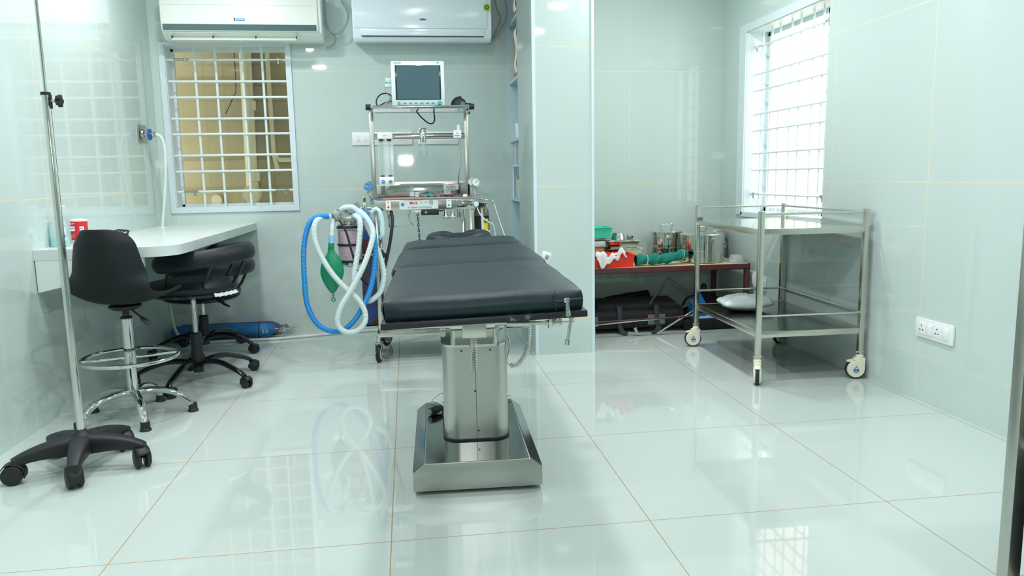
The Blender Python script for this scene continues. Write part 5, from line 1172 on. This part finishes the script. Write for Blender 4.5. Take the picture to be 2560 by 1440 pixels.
G().tube(spline([(-.16, -.05, .14), (-.13, -.10, .21), (-.04, -.12, .20), (-.02, -.13, .06)]), .012, 8, scale=(.3, 1)).build('carry_strap', M['strap'], t)
G().lathe([(0, .18), (.022, .18), (.02, .27), (.012, .285), (0, .287)], (.02, .0, 0), 14).build('bottle_top', M['black'], t)
g = G().box(1.86, 2.26, 4.92, 5.06, .004, .072, .01); single(g, 'black_pad', M['darkmat'], 'flat black pad on the floor in front of the slumped bag', 'pad', (2.05, 5.0, .004))
b = (2.0, 4.99, .074); t = thing('blue_carton', 'bright blue product carton open beneath the table behind the trolley', 'box', b)
g = G().box(-.075, .11, -.05, .05, 0, .085, .002); g.build('body', M['bluebox'], t); G().box(-.07, .05, -.0515, -.049, .04, .083).build('dark_panel', M['inkdk'], t); G().box(-.03, .10, -.0515, -.049, .006, .026).build('pale_panel', M['paper'], t)
text('CARE', .022, M['white'], t, (-.03, -.0522, .064), name='carton_lettering')
g = G(); g.M = Matrix.Translation((-.02, .0, .085)) @ Matrix.Rotation(-.5, 4, 'Y'); g.box(-.04, .05, -.03, -.026, .0, .075); g.build('open_flap', M['bluebox'], t)
g = G(); rods = [((1.165, 4.84, .085), (1.90, 4.84, .125)), ((1.88, 4.83, .155), (1.63, 4.83, .012)), ((1.165, 4.83, .115), (1.95, 4.83, .128))]
b = (1.55, 4.83, 0); t = thing('folding_frame', 'folded steel tube frame with a brown rod lying in front of the black case', 'frame', b)
G().cyl(*rods[0], .0055, seg=10).build('steel_tube', M['steel2'], t, off=b); G().cyl(*rods[1], .0065, seg=10).build('steel_tube', M['steel2'], t, off=b); G().cyl((1.165, 4.822, .108), (1.97, 4.822, .124), .005, seg=10).build('brown_rod', M['maroon'], t, off=b)
G().tube([(1.60, 4.90, .20), (1.72, 4.90, .375), (1.735, 4.90, .378), (1.90, 4.88, .265)], .0065, 10).build('bent_tube', M['inkdk'], t, off=b)
G().cyl((1.20, 4.83, .105), (1.205, 4.83, .0), .004, seg=8).cyl((1.43, 4.84, .03), (1.56, 4.83, .012), .004, seg=8).cyl((1.48, 4.84, .06), (1.50, 4.84, .01), .012, seg=10).build('foot_bracket', M['steel'], t, off=b)

# ------------------------------------------------------------------ steel rack at the right edge of the view
b = (1.50, 1.42, 0); t = thing('steel_rack', 'stainless steel post rack with dark clutter at the right edge nearest the camera', 'rack', b)
for (x, y) in ((1.3695, 1.5), (1.3695, 1.05), (1.75, 1.5), (1.75, 1.05)): G().box(x, x+.034, y, y+.034, 0, 1.0, .002).build('post', M['satin'], t, off=b)
for z in (.08, .42, .92): G().box(1.40, 1.755, 1.06, 1.53, z, z+.02, .002).build('shelf', M['steel'], t, off=b)
g = G().box(1.42, 1.74, 1.10, 1.50, .1005, .30, .01); single(g, 'dark_crate', M['darkmat'], 'dark box on the bottom shelf of the steel rack at the right edge', 'box', (1.58, 1.3, .1005))
g = G().box(1.43, 1.72, 1.12, 1.49, .4405, .52, .008); o = single(g, 'folded_cloth', M['alleydk'], 'folded dull yellow cloth on the middle shelf of the steel rack', 'cloth', (1.58, 1.3, .4405))
g = G().box(1.44, 1.70, 1.14, 1.48, .5205, .60, .01); single(g, 'folded_cloth', M['cloth'], 'folded green cloth on top of the dull yellow one in the steel rack', 'cloth', (1.58, 1.3, .5205))



# ------------------------------------------------------------------ world, camera, colour
w = bpy.data.worlds.new('world'); sc.world = w; w.use_nodes = True
bg = w.node_tree.nodes['Background']; bg.inputs[0].default_value = (1, .98, .93, 1); bg.inputs[1].default_value = 3.4
cam = bpy.data.cameras.new('camera'); co = bpy.data.objects.new('camera', cam); COL.objects.link(co); sc.camera = co
pt, yw, rl = 0.14498779941, 0.13417384292, -0.0189225
cy, sy = math.cos(yw), math.sin(yw)
f = Vector((sy*math.cos(pt), cy*math.cos(pt), -math.sin(pt))); r0 = Vector((cy, -sy, 0)); u0 = r0.cross(f)
rt = math.cos(rl)*r0+math.sin(rl)*u0; up = -math.sin(rl)*r0+math.cos(rl)*u0
R = Matrix((rt, up, -f)).transposed().to_4x4(); R.translation = (0, 0, 1.0713); co.matrix_world = R
cam.sensor_width = 36; cam.lens = 36*1895/2560; cam.clip_start = .05
sc.view_settings.view_transform = 'Standard'; sc.view_settings.look = 'None'; sc.view_settings.exposure = 0.08
sc.cycles.max_bounces = 10; sc.cycles.diffuse_bounces = 5; sc.cycles.glossy_bounces = 5; sc.cycles.transparent_max_bounces = 16
sc.cycles.caustics_reflective = False; sc.cycles.caustics_refractive = False; sc.cycles.sample_clamp_indirect = 4
sc.cycles.use_denoising = True
